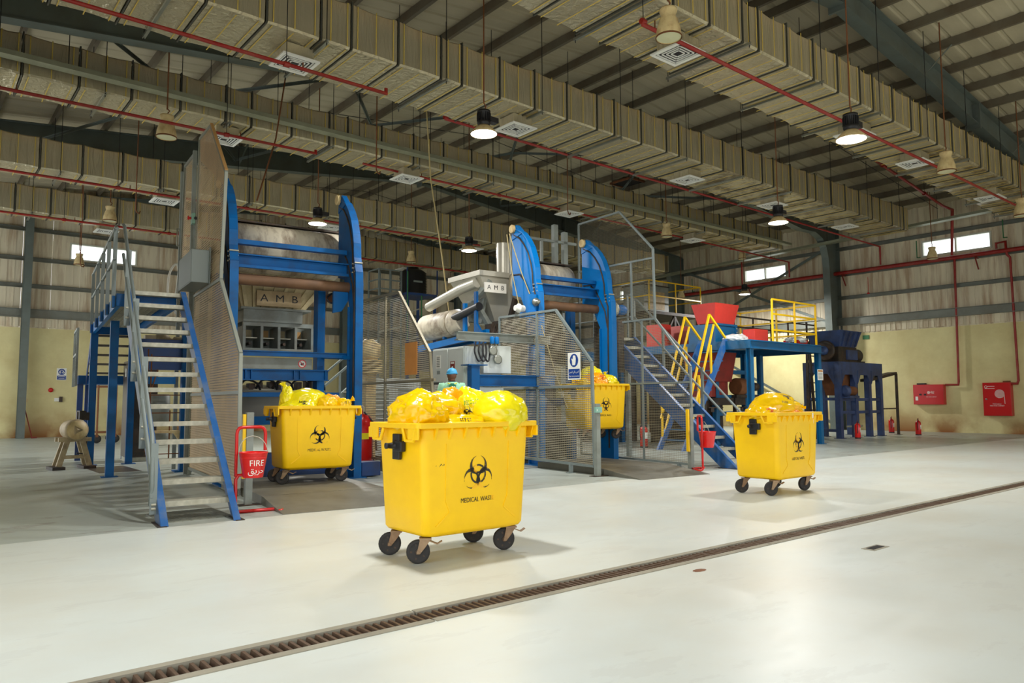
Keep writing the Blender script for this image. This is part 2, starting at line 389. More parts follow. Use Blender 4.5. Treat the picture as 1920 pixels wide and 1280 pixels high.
# ---------------------------------------------------------------- setting: floor, walls, roof
XW, YW, XL, YF = 33.0, 34.5, -1.6, -9.0
DR0, DR1 = 3.97, 4.22                          # edges of the floor drain
EDGE = 8.75                                    # front edge of the grey floor
f = MB()
for y0, y1, mi in ((YF, DR0, 0), (DR1, EDGE, 0), (EDGE, YW, 1)):
    f.box(XL, XW, y0, y1, -.3, 0, mi)
f.box(XL, XW, DR0, DR1, -.3, -.22, 1)
struct('floor', f, ['floor_white', 'floor_grey'])
struct('yard_ground', MB().box(-60, 90, -70, YF-.02, -.34, -.04), 'floor_out')

RIDGE, ZR, SL = 16.0, 11.15, .1
def zroof(x): return ZR-SL*abs(x-RIDGE)
ceil = struct('ceiling', MB().bar((RIDGE, YF, ZR+.16), (RIDGE, YW, ZR+.16), .5, .03), 'roof_sheet')
for s in (0, 1):                               # roof sheets, one metre cover width, running from eave to ridge
    xa, xb = (XL-.2, RIDGE) if s == 0 else (RIDGE, XW+.2)
    mb = MB(); n = 4
    prof = [(0, 0), (.06, 0), (.1, .035), (.16, .035), (.2, 0), (.5, 0), (.54, .02), (.6, .02), (.64, 0), (1.004, 0)]
    vs = [(x, yy, zroof(x)+zz) for x in (xa, xb) for yy, zz in prof]; k = len(prof)
    mb.add(vs, [(i, i+1, k+i+1, k+i) if s == 1 else (i, k+i, k+i+1, i+1) for i in range(k-1)])
    me = mb.mesh('roof_sheet', 'roof_sheet')
    for j in range(int(YW-YF)+1): ob('roof_sheet', me, ceil, loc=(0, YF+j, 0))
# purlins: lipped channels along the building
pm = None
xs = [RIDGE-.35-1.4*i for i in range(12)]+[RIDGE+.35+1.4*i for i in range(12)]
for x in xs:
    if not XL < x < XW-.2: continue
    if pm is None:
        pm = MB().chan((0, YF, 0), (0, YW, 0), .22, .09, .014).mesh('purlin', 'purlin')
    o = ob('purlin', pm, ceil, loc=(x, 0, zroof(x)-.115))
# walls ---------------------------------------------------------------
def wall(name, along, ends, fixed, wins, low=True):
    """insulated panels one metre wide on girts, painted block wall below"""
    horiz = along == 'x'
    P = (lambda a, b, z: (a, b, z)) if horiz else (lambda a, b, z: (b, a, z))
    def bx(mb, a0, a1, b0, b1, z0, z1, mi=0):
        return mb.box(a0, a1, b0, b1, z0, z1, mi) if horiz else mb.box(b0, b1, a0, a1, z0, z1, mi)
    m = MB(); bx(m, ends[0], ends[1], fixed, fixed+.2, -.3, 4.3)
    root = struct(name, m, 'plaster')
    top = (lambda a: zroof(a)+.1) if horiz else (lambda a: zroof(fixed)+.1)
    a = ends[0]
    cache = {}
    while a < ends[1]-.01:
        b = min(a+1.0, ends[1]); zt = min(top(a), top(b))
        segs = [(4.3, zt)]
        for (w0, w1, z0, z1) in wins:
            if b > w0+.01 and a < w1-.01:
                segs = [(4.3, z0), (z1, zt)]
                if a < w0-.01 or b > w1+.01:
                    e0, e1 = (a, w0) if a < w0-.01 else (w1, b)
                    q = MB(); bx(q, e0+.004, e1-.004, fixed, fixed+.08, z0, z1); ob('wall_panel', q.mesh('wall_panel', 'wall_sheet'), root)
        for z0, z1 in segs:
            q = MB(); bx(q, a+.006, b-.006, fixed, fixed+.08, z0, z1)
            for t in (.25, .5, .75): bx(q, a+t-.02, a+t+.02, fixed-.012, fixed, z0, z1) if b-a > .9 else None
            ob('wall_panel', q.mesh('wall_panel', 'wall_sheet'), root)
        a = b
    # corrugated flashing strip over the painted wall
    q = MB(); a = ends[0]
    while a < ends[1]-.1:
        bx(q, a, a+.12, fixed-.05, fixed-.002, 4.34, 4.72); bx(q, a+.12, a+.22, fixed-.025, fixed-.002, 4.34, 4.72); a += .22
    ob('flashing_strip', q.mesh('flashing_strip', 'wall_sheet'), root)
    ob('eave_beam', MB().ibeam(P(ends[0], fixed-.16, 4.86), P(ends[1], fixed-.16, 4.86), .34, .18).mesh('girt_beam', 'girt'), root)
    for z in (5.95, 7.02, 8.2):
        ob('girt', MB().chan(P(ends[0], fixed-.02, z), P(ends[1], fixed-.02, z), .16, .1 if horiz else -.1, .012).mesh('girt', 'girt'), root)
    return root
WB = (5.0, 7.5, 7.15, 7.86)
WR = [(10.3, 12.9, 7.3, 7.98), (19.1, 21.45, 7.3, 7.95), (27.8, 30.0, 7.25, 7.9)]
wall('wall_back', 'x', (XL, XW), YW, [WB])
wall('wall_right', 'y', (YF, YW), XW, WR)
def side_wall():  # unseen wall, opened low at both ends to let more daylight in
    m = MB().box(XL-.2, XL, 6.0, 18.0, -.3, 4.3).box(XL-.2, XL, YF, 6.0, -.3, 0).box(XL-.2, XL, 18.0, YW, -.3, 0); r = struct('wall_left', m, 'plaster')
    m = MB()
    for i in range(43): m.box(XL-.08, XL, YF+i+.006, YF+i+.994, 4.3 if 14 < i < 27 else 5.6, zroof(XL)+.1)
    m.build('wall_panel', 'wall_sheet', r)['kind'] = 'stuff'
side_wall()
def front_wall():                              # behind the camera: fascia over open loading doors, added to shade the roof
    m = MB()
    for i in range(34): m.box(XL+i+.006, min(XL+i+.994, XW), YF-.08, YF, 5.6, min(zroof(XL+i), zroof(XL+i+1))+.1)
    r = struct('wall_front', MB().box(XL, XW, YF-.2, YF-.08, 5.3, 5.6), 'steel_grey'); m.build('wall_panel', 'wall_sheet', r)['kind'] = 'stuff'
    for x in (7.0, 15.6, 24.2): MB().ibeam((x, YF-.2, 0), (x, YF-.2, 5.4), .4, .3, up=Y).build('door_post', 'steel_grey', r)
front_wall()
def window(n, a0, a1, z0, z1, back):
    m = MB(); t = .06
    P = (lambda a, d, z: (a, YW+d, z)) if back else (lambda a, d, z: (XW+d, a, z))
    def bx(mb, u0, u1, d0, d1, za, zb):
        p, q = P(u0, d0, za), P(u1, d1, zb); mb.box(min(p[0], q[0]), max(p[0], q[0]), min(p[1], q[1]), max(p[1], q[1]), za, zb)
    for u0, u1, za, zb in ((a0, a1, z0, z0+t), (a0, a1, z1-t, z1), (a0, a0+t, z0+t, z1-t), (a1-t, a1, z0+t, z1-t)): bx(m, u0, u1, -.05, .1, za, zb)
    o = struct('window_%d' % n, m, 'window_frame')
    mid = (a0+a1)/2; m = MB(); bx(m, mid-.03, mid+.03, -.03, .08, z0+t, z1-t); m.build('mullion', 'window_frame', o)
    for u0, u1 in ((a0+t, mid-.03), (mid+.03, a1-t)):
        m = MB(); bx(m, u0, u1, .02, .028, z0+t, z1-t); m.build('pane', 'glass', o)
window(1, *WB, True)
for i, wv in enumerate(WR): window(i+2, *wv, False)

# portal frames: tapered columns with curved knees and rafters
def portal(i, y):
    root = struct('portal_frame', MB().box(XW-.75, XW-.03, y-.2, y+.2, 0, .03), 'steel_grey')
    xi, tw, fw = 32.0, .014, .32
    def rb(x): return zroof(x)-.27-(.62+.02*abs(x-RIDGE)*.5)           # rafter underside
    inner = [(xi+.15, 0), (xi, 7.3), (xi-.05, 7.75), (xi-.2, 8.2), (xi-.5, 8.55), (xi-1.1, 8.75), (xi-2.2, rb(xi-2.2)-.02)]
    k = 8
    inner += [(x, rb(x)) for x in (26, 22, RIDGE)]
    outer = [(XW-.03, 0), (XW-.03, 9.1), (XW-.2, zroof(XW)-.26), (RIDGE, ZR-.26)]
    m = MB(); m.prism(inner+outer[::-1], y-tw/2, y+tw/2, 'xz')
    m.build('web', 'steel_grey', root)
    m = MB()
    for a, b in zip(inner[:-1], inner[1:]): m.bar((a[0], y, a[1]), (b[0], y, b[1]), fw, .022, up=X if abs(b[1]-a[1]) > abs(b[0]-a[0]) else Z)
    m.build('inner_flange', 'steel_grey', root)
    m = MB()
    for a, b in zip(outer[:-1], outer[1:]): m.bar((a[0], y, a[1]), (b[0], y, b[1]), fw, .02, up=X if abs(b[1]-a[1]) > abs(b[0]-a[0]) else Z)
    m.build('outer_flange', 'steel_grey', root)
    # left rafter and left column
    m = MB(); li = [(RIDGE, rb(RIDGE)), (8, rb(8)), (XL+1.0, rb(XL+1)), (XL+.55, 8.0), (XL+.5, 0)]; lo = [(XL+.03, 0), (XL+.03, zroof(XL)-.26), (RIDGE, ZR-.26)]
    m.prism(li+lo, y-tw/2, y+tw/2, 'xz')
    m.build('web', 'steel_grey', root)
    m = MB()
    for a, b in zip(li[:-1], li[1:]): m.bar((a[0], y, a[1]), (b[0], y, b[1]), fw, .022, up=X if abs(b[1]-a[1]) > abs(b[0]-a[0]) else Z)
    m.bar((RIDGE, y, ZR-.26), (XL+.03, y, zroof(XL)-.26), fw, .02)
    m.build('inner_flange', 'steel_grey', root)
    # bolted splice and flange stays
    m = MB()
    for x in (RIDGE, 24.0): m.box(x-.035, x+.035, y-.2, y+.2, rb(x)-.14, rb(x)+.6)
    for x in (24.0,):
        for zz in (.1, .25, .42):
            for s in (-.1, .1): m.cyl((x-.05, y+s, rb(x)+zz), (x+.05, y+s, rb(x)+zz), .018, 6)
    m.build('splice_plate', 'steel_grey', root)
    for x in (8.6, 20.4, 27.0):
        if i == 0 and x < 20: continue
        MB().bar((x, y, rb(x)), (x+.1, y+.75, zroof(x)-.24), .06, .01).build('flange_stay', 'steel_grey', root)
        MB().bar((x, y, rb(x)), (x+.1, y-.75, zroof(x)-.24), .06, .01).build('flange_stay', 'steel_grey', root)
    return root
for i, y in enumerate((7.8, 16.6, 25.4)): portal(i, y)
# gable columns against the back wall
for x in (3.55, 10.2, 17.0, 24.0, 30.5):
    struct('gable_column', MB().ibeam((x, YW-.42, 0), (x, YW-.42, zroof(x)-.27), .36, .26, .02, .012, up=Y), 'steel_grey')
struct('gable_rafter', MB().ibeam((XL, YW-.3, zroof(XL)-.45), (RIDGE, YW-.3, ZR-.45), .36, .2).ibeam((RIDGE, YW-.3, ZR-.45), (XW, YW-.3, zroof(XW)-.45), .36, .2), 'steel_grey')
# roof bracing in the bay between the second and third frames: angles that meet in a V under the purlins
for x in (5.6, 11.3, 17.2, 23.0):
    m = MB()
    for dx, y2 in ((-2.9, 16.7), (2.9, 16.7), (-2.9, 25.3), (2.9, 25.3)):
        a, b = (x, 20.9, zroof(x)-.42), (x+dx, y2, zroof(x+dx)-.75 if abs(dx) else 0)
        m.bar(a, b, .1, .012).bar((a[0], a[1], a[2]-.03), (b[0], b[1], b[2]-.03), .012, .08)
    struct('roof_brace', m, 'steel_grey')
# wall bracing rods between columns on the right wall
m = MB(); m.bar((32.75, 17, 8.3), (32.75, 25, 4.9), .12, .03, up=X).bar((32.8, 17, 4.9), (32.8, 25, 8.3), .12, .03, up=X).bar((32.75, 17, .3), (32.75, 25, 4.6), .12, .03, up=X)
struct('wall_brace', m, 'steel_grey')
for yy in (3.0, 12.2, 21.0, 30.0):             # sag rods
    m = MB().tube([(XL, yy, zroof(XL)-.2), (RIDGE, yy, ZR-.2), (XW, yy, zroof(XW)-.2)], .012, 5)
    struct('sag_rod', m, 'black')
# two square roof vents with a rusty frame
for i, (x, y) in enumerate(((12.4, 16.3), (23.0, 20.3))):
    z = zroof(x)
    t = thing('roof_vent', 'dark square roof opening with a rusty frame %s' % ('above the big middle duct, left one' if i == 0 else 'below the nearest duct, right one'), 'vent', (x, y, z-.06), 0)
    MB().box(-.5, .5, -.5, .5, -.02, .03).build('opening', 'pit', t)
    m = MB()
    for a, b, c, d in ((-.56, .56, -.56, -.5), (-.56, .56, .5, .56), (-.56, -.5, -.5, .5), (.5, .56, -.5, .5)): m.box(a, b, c, d, -.05, .03)
    m.build('frame', 'rust', t)
# ---------------------------------------------------------------- ducts
def duct(label, y0, wd, z0, h, x0, x1, diffs, mould_from=99, skip_hang=()):
    root = thing('air_duct', label, 'air duct', (x0, y0, z0), 0, 'foil wrapped ducts under the roof')
    secs = {}
    def sec_mesh(L, mould):
        k = (round(L, 2), mould)
        if k in secs: return secs[k]
        m = MB(); g = .03; c = .035
        prof = [(c, 0), (wd-c, 0), (wd, c), (wd, h-c), (wd-c, h), (c, h), (0, h-c), (0, c)]
        nx = 5; rows = []
        for i in range(nx):
            t = i/(nx-1); s = -.012*sin(pi*t)*2
            rows.append([(g+t*(L-2*g), yy+(s if yy < wd/2 else -s)*(-1), zz+(s if zz < h/2 else -s)*(-1)) for yy, zz in prof])
        vs = [p for r in rows for p in r]; n = 8
        fs = [(i*n+j, (i+1)*n+j, (i+1)*n+(j+1) % n, i*n+(j+1) % n) for i in range(nx-1) for j in range(n)]
        m.add(vs, [f[::-1] for f in fs])
        b = MB()
        for t in ((.12, .5, .88) if L > .8 else (.3, .85)):
            xx = L*t; s = -.012*sin(pi*t)*2; e = .004-abs(s)*-1
            b.box(xx-.009, xx+.009, -e-.002, -e+.004, c, h-c).box(xx-.009, xx+.009, c, wd-c, -e-.002, -e+.004)
        fl = MB()
        for a, bb, cc, d in ((-.02, wd+.02, -.02, .01), (-.02, wd+.02, h-.01, h+.02), (-.02, .01, .01, h-.01), (wd-.01, wd+.02, .01, h-.01)): fl.box(-.013, .013, a, bb, cc, d)
        secs[k] = (m.mesh('duct_section', 'foil_mould' if mould else 'foil'), b.mesh('tape_band', 'tape'), fl.mesh('flange_joint', 'flange'))
        return secs[k]
    x, i = 0., 0
    Ls = [1.02, 1.02, .53, 1.02, 1.02, 1.02, 1.02, .62]
    while x < x1-x0-.3:
        L = min(Ls[i % 8], x1-x0-x)
        a, b, c = sec_mesh(L, x+x0 > mould_from)
        s = ob('duct_section', a, root, loc=(x, 0, 0)); ob('tape_band', b, s); ob('flange_joint', c, s)
        x += L; i += 1
    e = MB().box(x1-x0-.03, x1-x0, .03, wd-.03, .03, h-.03); e.build('end_cap', 'foil', root)
    # trapeze hangers
    x = 1.4
    hm = MB().chan((0, -.14, -.045), (0, wd+.14, -.045), .05, .05, .008).mesh('hanger_channel', 'zinc'); rods = {}
    while x < x1-x0:
        ob('hanger_channel', hm, root, loc=(x, 0, 0))
        zt = round(zroof(x0+x)-z0+.03, 1)
        for yy in (-.1, wd+.1):
            if zt not in rods: rods[zt] = MB().cyl((0, 0, -.12), (0, 0, zt), .009, 5).mesh('hanger_rod', 'black')
            ob('hanger_rod', rods[zt], root, loc=(x+.02, yy, 0))
        x += 2.65
    # square ceiling diffusers on short necks
    nk = MB().box(-.27, .27, -.27, .27, -.24, 0); dm = MB(); q = .36
    dm.box(-q, q, -q, -q+.06, -.03, 0).box(-q, q, q-.06, q, -.03, 0).box(-q, -q+.06, -q+.06, q-.06, -.03, 0).box(q-.06, q, -q+.06, q-.06, -.03, 0)
    lv = MB()
    for r in (.26, .2, .14, .08):
        for a, b, c, d in ((-r, r, -r-.02, -r), (-r, r, r, r+.02), (-r-.02, -r, -r, r), (r, r+.02, -r, r)): lv.box(a, b, c, d, -.022, -.008)
    bk = MB().box(-q+.06, q-.06, -q+.06, q-.06, -.006, -.002)
    nk, dm, lv, bk = nk.mesh('neck', 'foil'), dm.mesh('diffuser', 'white'), lv.mesh('louvre', 'white'), bk.mesh('backing', 'black')
    for xx in diffs:
        d = ob('diffuser', dm, root, loc=(xx-x0, wd*.42, -.24)); ob('neck', nk, d, loc=(0, 0, .24)); ob('louvre', lv, d); ob('backing', bk, d)
    return root
duct('foil duct nearest the camera, crossing the top right corner below the grey rafter', 7.57, 1.7, 8.0, .87, 2.5, 30.5, (10.8, 17.6, 21.0, 26.6), 20)
duct('large foil duct sweeping across the middle of the roof, brown mould under its right end', 12.4, 1.7, 8.0, .92, -1.0, 30.5, (5.45, 10.9, 17.4, 21.9, 26.8), 17.5)
duct('foil duct with a grey cable tray running along its front', 17.62, 1.35, 8.03, .88, -1.0, 30.2, (5.8, 11.0, 17.5, 24.4), 21)
duct('foil duct behind the tall brown mesh panel, passing over the left blue lift', 23.4, 1.15, 7.72, .88, -1.0, 29.4, (5.9, 11.4, 17.5, 26.0))
duct('farthest foil duct, lying closest to the back wall above its bright window', 29.2, 1.0, 7.75, .92, -1.0, 22.5, (5.4, 11.0, 17.9))

# ---------------------------------------------------------------- cable trays
def tray(label, p, q, wd=.3):
    p, q = V(p), V(q); d = (q-p).normalized(); L = (q-p).length
    t = thing('cable_tray', label, 'cable tray')
    up = Z; a = d.cross(up).normalized()
    MB().sec(p, q, [(-wd/2, 0), (wd/2, 0), (wd/2, .1), (wd/2-.006, .1), (wd/2-.006, .006), (-wd/2+.006, .006), (-wd/2+.006, .1), (-wd/2, .1)], up).build('tray', 'tray', t)
    m = MB()
    for i in range(4): m.tube([p+a*(i*.06-.09)+Z*.03, q+a*(i*.06-.09)+Z*.03], .018, 5)
    m.build('cable', 'black', t)
    n = int(L/2.2)
    for i in range(n):
        c = p+d*(i+.5)*L/n
        MB().cyl(c+Z*0, V((c.x, c.y, zroof(c.x)-.1)), .009, 5).build('hanger_rod', 'black', t)
tray('long grey cable tray running along the front of the middle left duct', (-1, 17.33, 8.22), (30.2, 17.33, 8.18), .26)
tray('grey cable tray running along the right wall just past the duct ends', (31.7, 6, 8.55), (31.7, 29, 7.95), .36)

# ---------------------------------------------------------------- red fire pipes
def pipe(label, pts, r=.035, clips=True, name='fire_pipe', m='red_pipe', drops=()):
    t = thing(name, label, 'pipe', (0, 0, 0), 0, 'red fire pipes overhead' if clips else None)
    MB().tube(pts, r, 8).build('pipe', m, t)
    p, q = V(pts[0]), V(pts[1]); L = (q-p).length; n = max(1, int(L/3.0))
    if clips:
        for i in range(n):
            c = p+(q-p)*((i+.5)/n)
            MB().cyl(c-V((.05, 0, 0)), c+V((.05, 0, 0)), r*1.5, 8).build('coupling', m, t)
            MB().cyl(c, V((c.x, c.y, zroof(c.x)-.1)), .008, 5).build('hanger_rod', 'black', t)
            MB().cyl(c+V((.3, 0, 0)), c+V((.3, 0, .12)), .012, 6).build('sprinkler_head', 'rust', t)
    return t
pipe('bright red pipe at the top left, in front of the big middle duct', [(-1, 12.1, 7.2), (6.85, 12.1, 7.2), (6.85, 12.1, 7.3)])
pipe('red pipe running behind the first lit lamp to the right wall, ending in a drop', [(9.65, 14.2, 8.1), (9.65, 14.2, 8.02), (32.7, 14.5, 8.0), (32.7, 14.5, 7.2)])
pipe('red pipe crossing beneath the duct nearest the camera', [(9.2, 7.75, 7.66), (9.2, 7.75, 7.56), (27.5, 7.75, 7.5)])
pipe('short red pipe under the diffuser beside the tall brown mesh panel', [(-1, 16.2, 7.12), (7.3, 16.2, 7.22), (7.3, 16.2, 7.3)])
pipe('red pipe below the duct with the cable tray, dropping beside a window', [(9.6, 18.2, 7.95), (32.6, 18.75, 7.93), (32.6, 18.75, 7.2)])
pipe('red pipe in front of the fourth duct, passing over the left blue lift', [(-1, 22.0, 7.15), (16.5, 22.0, 7.18)])
pipe('red pipe in front of the farthest duct near the back wall', [(-1, 27.0, 7.17), (21, 27.0, 7.17)])
pipe('dark red pipe reaching down from the roof between the two right ducts', [(20.6, 11.2, 10.0), (31.6, 11.5, 9.0), (32.55, 11.5, 9.0), (32.55, 11.6, 7.15)], .05)
t = pipe('thick red rusty water main along the right wall below the windows', [(32.72, -4, 7.07), (32.72, 25.5, 7.07)], .085, False, 'water_main')
for yy in (0, 5.0, 10.8, 16.2, 21.0):
    MB().bar((32.98, yy, 6.95), (32.6, yy, 6.97), .05, .04).bar((32.95, yy, 6.5), (32.65, yy, 6.93), .04, .04).build('bracket', 'red_rust', t)
pipe('red riser pipe coming down the wall to the wide hose cabinet', [(32.85, 11.62, 7.0), (32.85, 11.7, 2.05), (32.85, 11.72, 1.93), (32.85, 12.2, 1.93)], .045, False, 'riser_pipe')
pipe('red riser pipe coming down the wall to the tall hose cabinet', [(32.8, 10.1, 7.2), (32.8, 10.1, 7.42), (32.72, 9.75, 7.42), (32.72, 9.75, 7.07), (32.72, 9.72, 6.9), (32.83, 9.66, 6.8), (32.83, 9.62, 2.05), (32.83, 9.66, 1.93), (32.83, 9.86, 1.93)], .045, False, 'riser_pipe')
pipe('thin red riser pipe crossing the left half of the distant right window', [(32.85, 21.5, 8.6), (32.85, 21.5, 7.2)], .04, False, 'riser_pipe')
for (yy, zz, lb) in ((13.05, 7.3, 'green pipe stub on the right wall left of the near window'), (9.85, 7.6, 'green pipe stub on the right wall right of the near window'), (24.6, 7.2, 'green pipe stub on the right wall left of the distant window')):
    o = MB().tube([(32.9, yy-.12, zz), (32.85, yy, zz), (32.85, yy, zz+.72)], .022, 6).build('pipe_stub', 'green_pipe'); tag(o, lb, 'pipe', 'green stubs on the right wall')

# ---------------------------------------------------------------- high bay lamps
def lit_lamp(x, y, z, label, light=1.0):
    t = thing('high_bay_lamp', label, 'lamp', (x, y, z), 0, 'lit high bay lamps')
    m = MB().lathe([(.10, .16), (.125, .2), (.125, .24), (.115, .25), (.115, .4), (.125, .41), (.125, .45), (.04, .47)], 20)
    for i in range(20):
        a = 2*pi*i/20; m.bar((cos(a)*.118, sin(a)*.118, .25), (cos(a)*.118, sin(a)*.118, .4), .012, .03, up=(cos(a), sin(a), 0))
    m.build('heat_sink', 'black', t)
    m = MB().lathe([(.25, 0), (.252, .012), (.22, .06), (.15, .13), (.1, .17), (.095, .165), (.14, .125), (.21, .055), (.24, .004)], 28, cap=False)
    m.build('reflector', 'cream', t)
    MB().lathe([(.242, .004), (.18, -.012), (0.001, -.018)], 28, cap=False).lathe([(.242, .004), (.001, .004)], 28, cap=False).build('lens', 'lamp_on', t)
    MB().box(.1, .3, -.07, .07, .26, .36).build('driver_box', 'black', t)
    zt = zroof(x)-z
    m = MB().tube([(0, 0, .47), (.03, 0, .5), (.05, 0, .56), (.0, 0, .6), (0, 0, .66)], .012, 6); m.build('hook', 'rust', t)
    MB().cyl((0, 0, .62), (0, 0, zt), .014, 6).build('hanger_rod', 'rust', t)
    if light:
        l = bpy.data.lights.new('lamp_light', 'AREA'); l.shape = 'DISK'; l.size = .46; l.energy = LAMP_W*light; l.color = (1, .985, .96)
        o = bpy.data.objects.new('lamp_light', l); COL.objects.link(o); o.parent = t; o.location = (0, 0, -.03)
    return t
lit_lamp(8.2, 10.8, 6.34, 'brightly lit lamp with black ribbed top, hanging before the big middle duct')
lit_lamp(12.53, 5.96, 5.85, 'largest lit lamp, hanging under the duct at top right')
lit_lamp(17.42, 10.28, 5.94, 'lit lamp below the mouldy right end of the middle duct')
lit_lamp(8.72, 19.15, 6.29, 'lit lamp hanging over the left blue lift', 1.8)
lit_lamp(13.97, 19.2, 6.2, 'lit lamp between the two blue lifts, left of the steel hopper', 1.8)
lit_lamp(29.5, 19.2, 6.15, 'small lit lamp far off in front of the distant right window', 2.2)
lit_lamp(3.4, 6.0, 5.95, 'lit lamp straight above the nearest bin')
lit_lamp(21.6, 1.2, 5.95, 'added lamp out of view, lighting the open floor at far right')  # added lamp beyond the right edge of the view, brightens the floor
def cone_lamp(x, y, z, d, label):
    t = thing('bell_lamp', label, 'lamp', (x, y, z), 0, 'unlit bell lamps'); r = d/2; h = d*1.22
    MB().lathe([(r*.98, 0), (r, .02), (r*.93, h*.3), (r*.72, h*.6), (r*.55, h*.72), (r*.7, h*.9), (r*.68, h*.97), (.03, h)], 24, cap=False).build('shade', 'cream', t)
    MB().lathe([(r*1.02, -.005), (r*1.05, .012), (r*.99, .03)], 24, cap=False).build('rim', 'rust', t)
    MB().lathe([(r*.96, .012), (.001, .005)], 24, cap=False).build('lens', 'glass_shade', t)
    m = MB().tube([(0, 0, h-.01), (.02, 0, h+.05), (.05, 0, h+.1), (0, 0, h+.14)], .013, 6); m.build('hook', 'rust', t)
    MB().cyl((0, 0, h+.12), (0, 0, zroof(x)-z), .016, 6).build('hanger_rod', 'rust', t)
for a in ((4.2, 17.02, 7.13, .42, 'unlit cream bell lamp at left in front of the duct with the cable tray'),
          (9.1, 7.15, 7.06, .40, 'large unlit cream bell lamp at the top edge before the nearest duct'),
          (19.7, 7.04, 6.95, .42, 'unlit cream bell lamp at the far right below the nearest duct'),
          (4.99, 26.86, 7.28, .42, 'unlit cream bell lamp left of the stair, above the bright back window'),
          (16.93, 27.57, 7.4, .42, 'unlit bell lamp right above the black water tank'),
          (21.2, 16.95, 7.27, .40, 'unlit rusty bell lamp right of the right lift, before the tray duct'),
          (21.99, 31.86, 7.12, .42, 'small unlit bell lamp far behind the long grey pipe'),
          (5.13, 33.1, 6.75, .38, 'small unlit bell lamp hanging in front of the back window'),
          (31.4, 11.9, 6.9, .40, 'small unlit rusty bell lamp in front of the near right window'),
          (25.27, 7.06, 6.72, .44, 'unlit bell lamp cut by the right edge of the picture'),
          (30.2, 23.3, 6.46, .38, 'small unlit bell lamp beside the yellow railed mezzanine'),
          (30.0, 19.6, 7.9, .36, 'tiny unlit lamp under the far end of the tray duct')):
    cone_lamp(*a)
# empty lamp hooks
for (x, y, z0, lb) in ((4.9, 22.9, 6.75, 'rusty rod with an empty hook in front of the left foil ducts'), (9.3, 16.9, 7.3, 'rusty rod with an empty hook before the tray duct'), (16.2, 16.9, 7.3, 'rusty rod with an empty hook right of the middle of the tray duct'), (4.5, 28.8, 6.0, 'long dark rod with a hook beside the back window')):
    o = MB().tube([(x, y, zroof(x)), (x, y, z0+.1), (x+.04, y, z0+.02), (x+.1, y, z0), (x+.12, y, z0+.07)], .016, 6).build('lamp_hook', 'rust'); tag(o, lb, 'hook', 'empty lamp hooks')
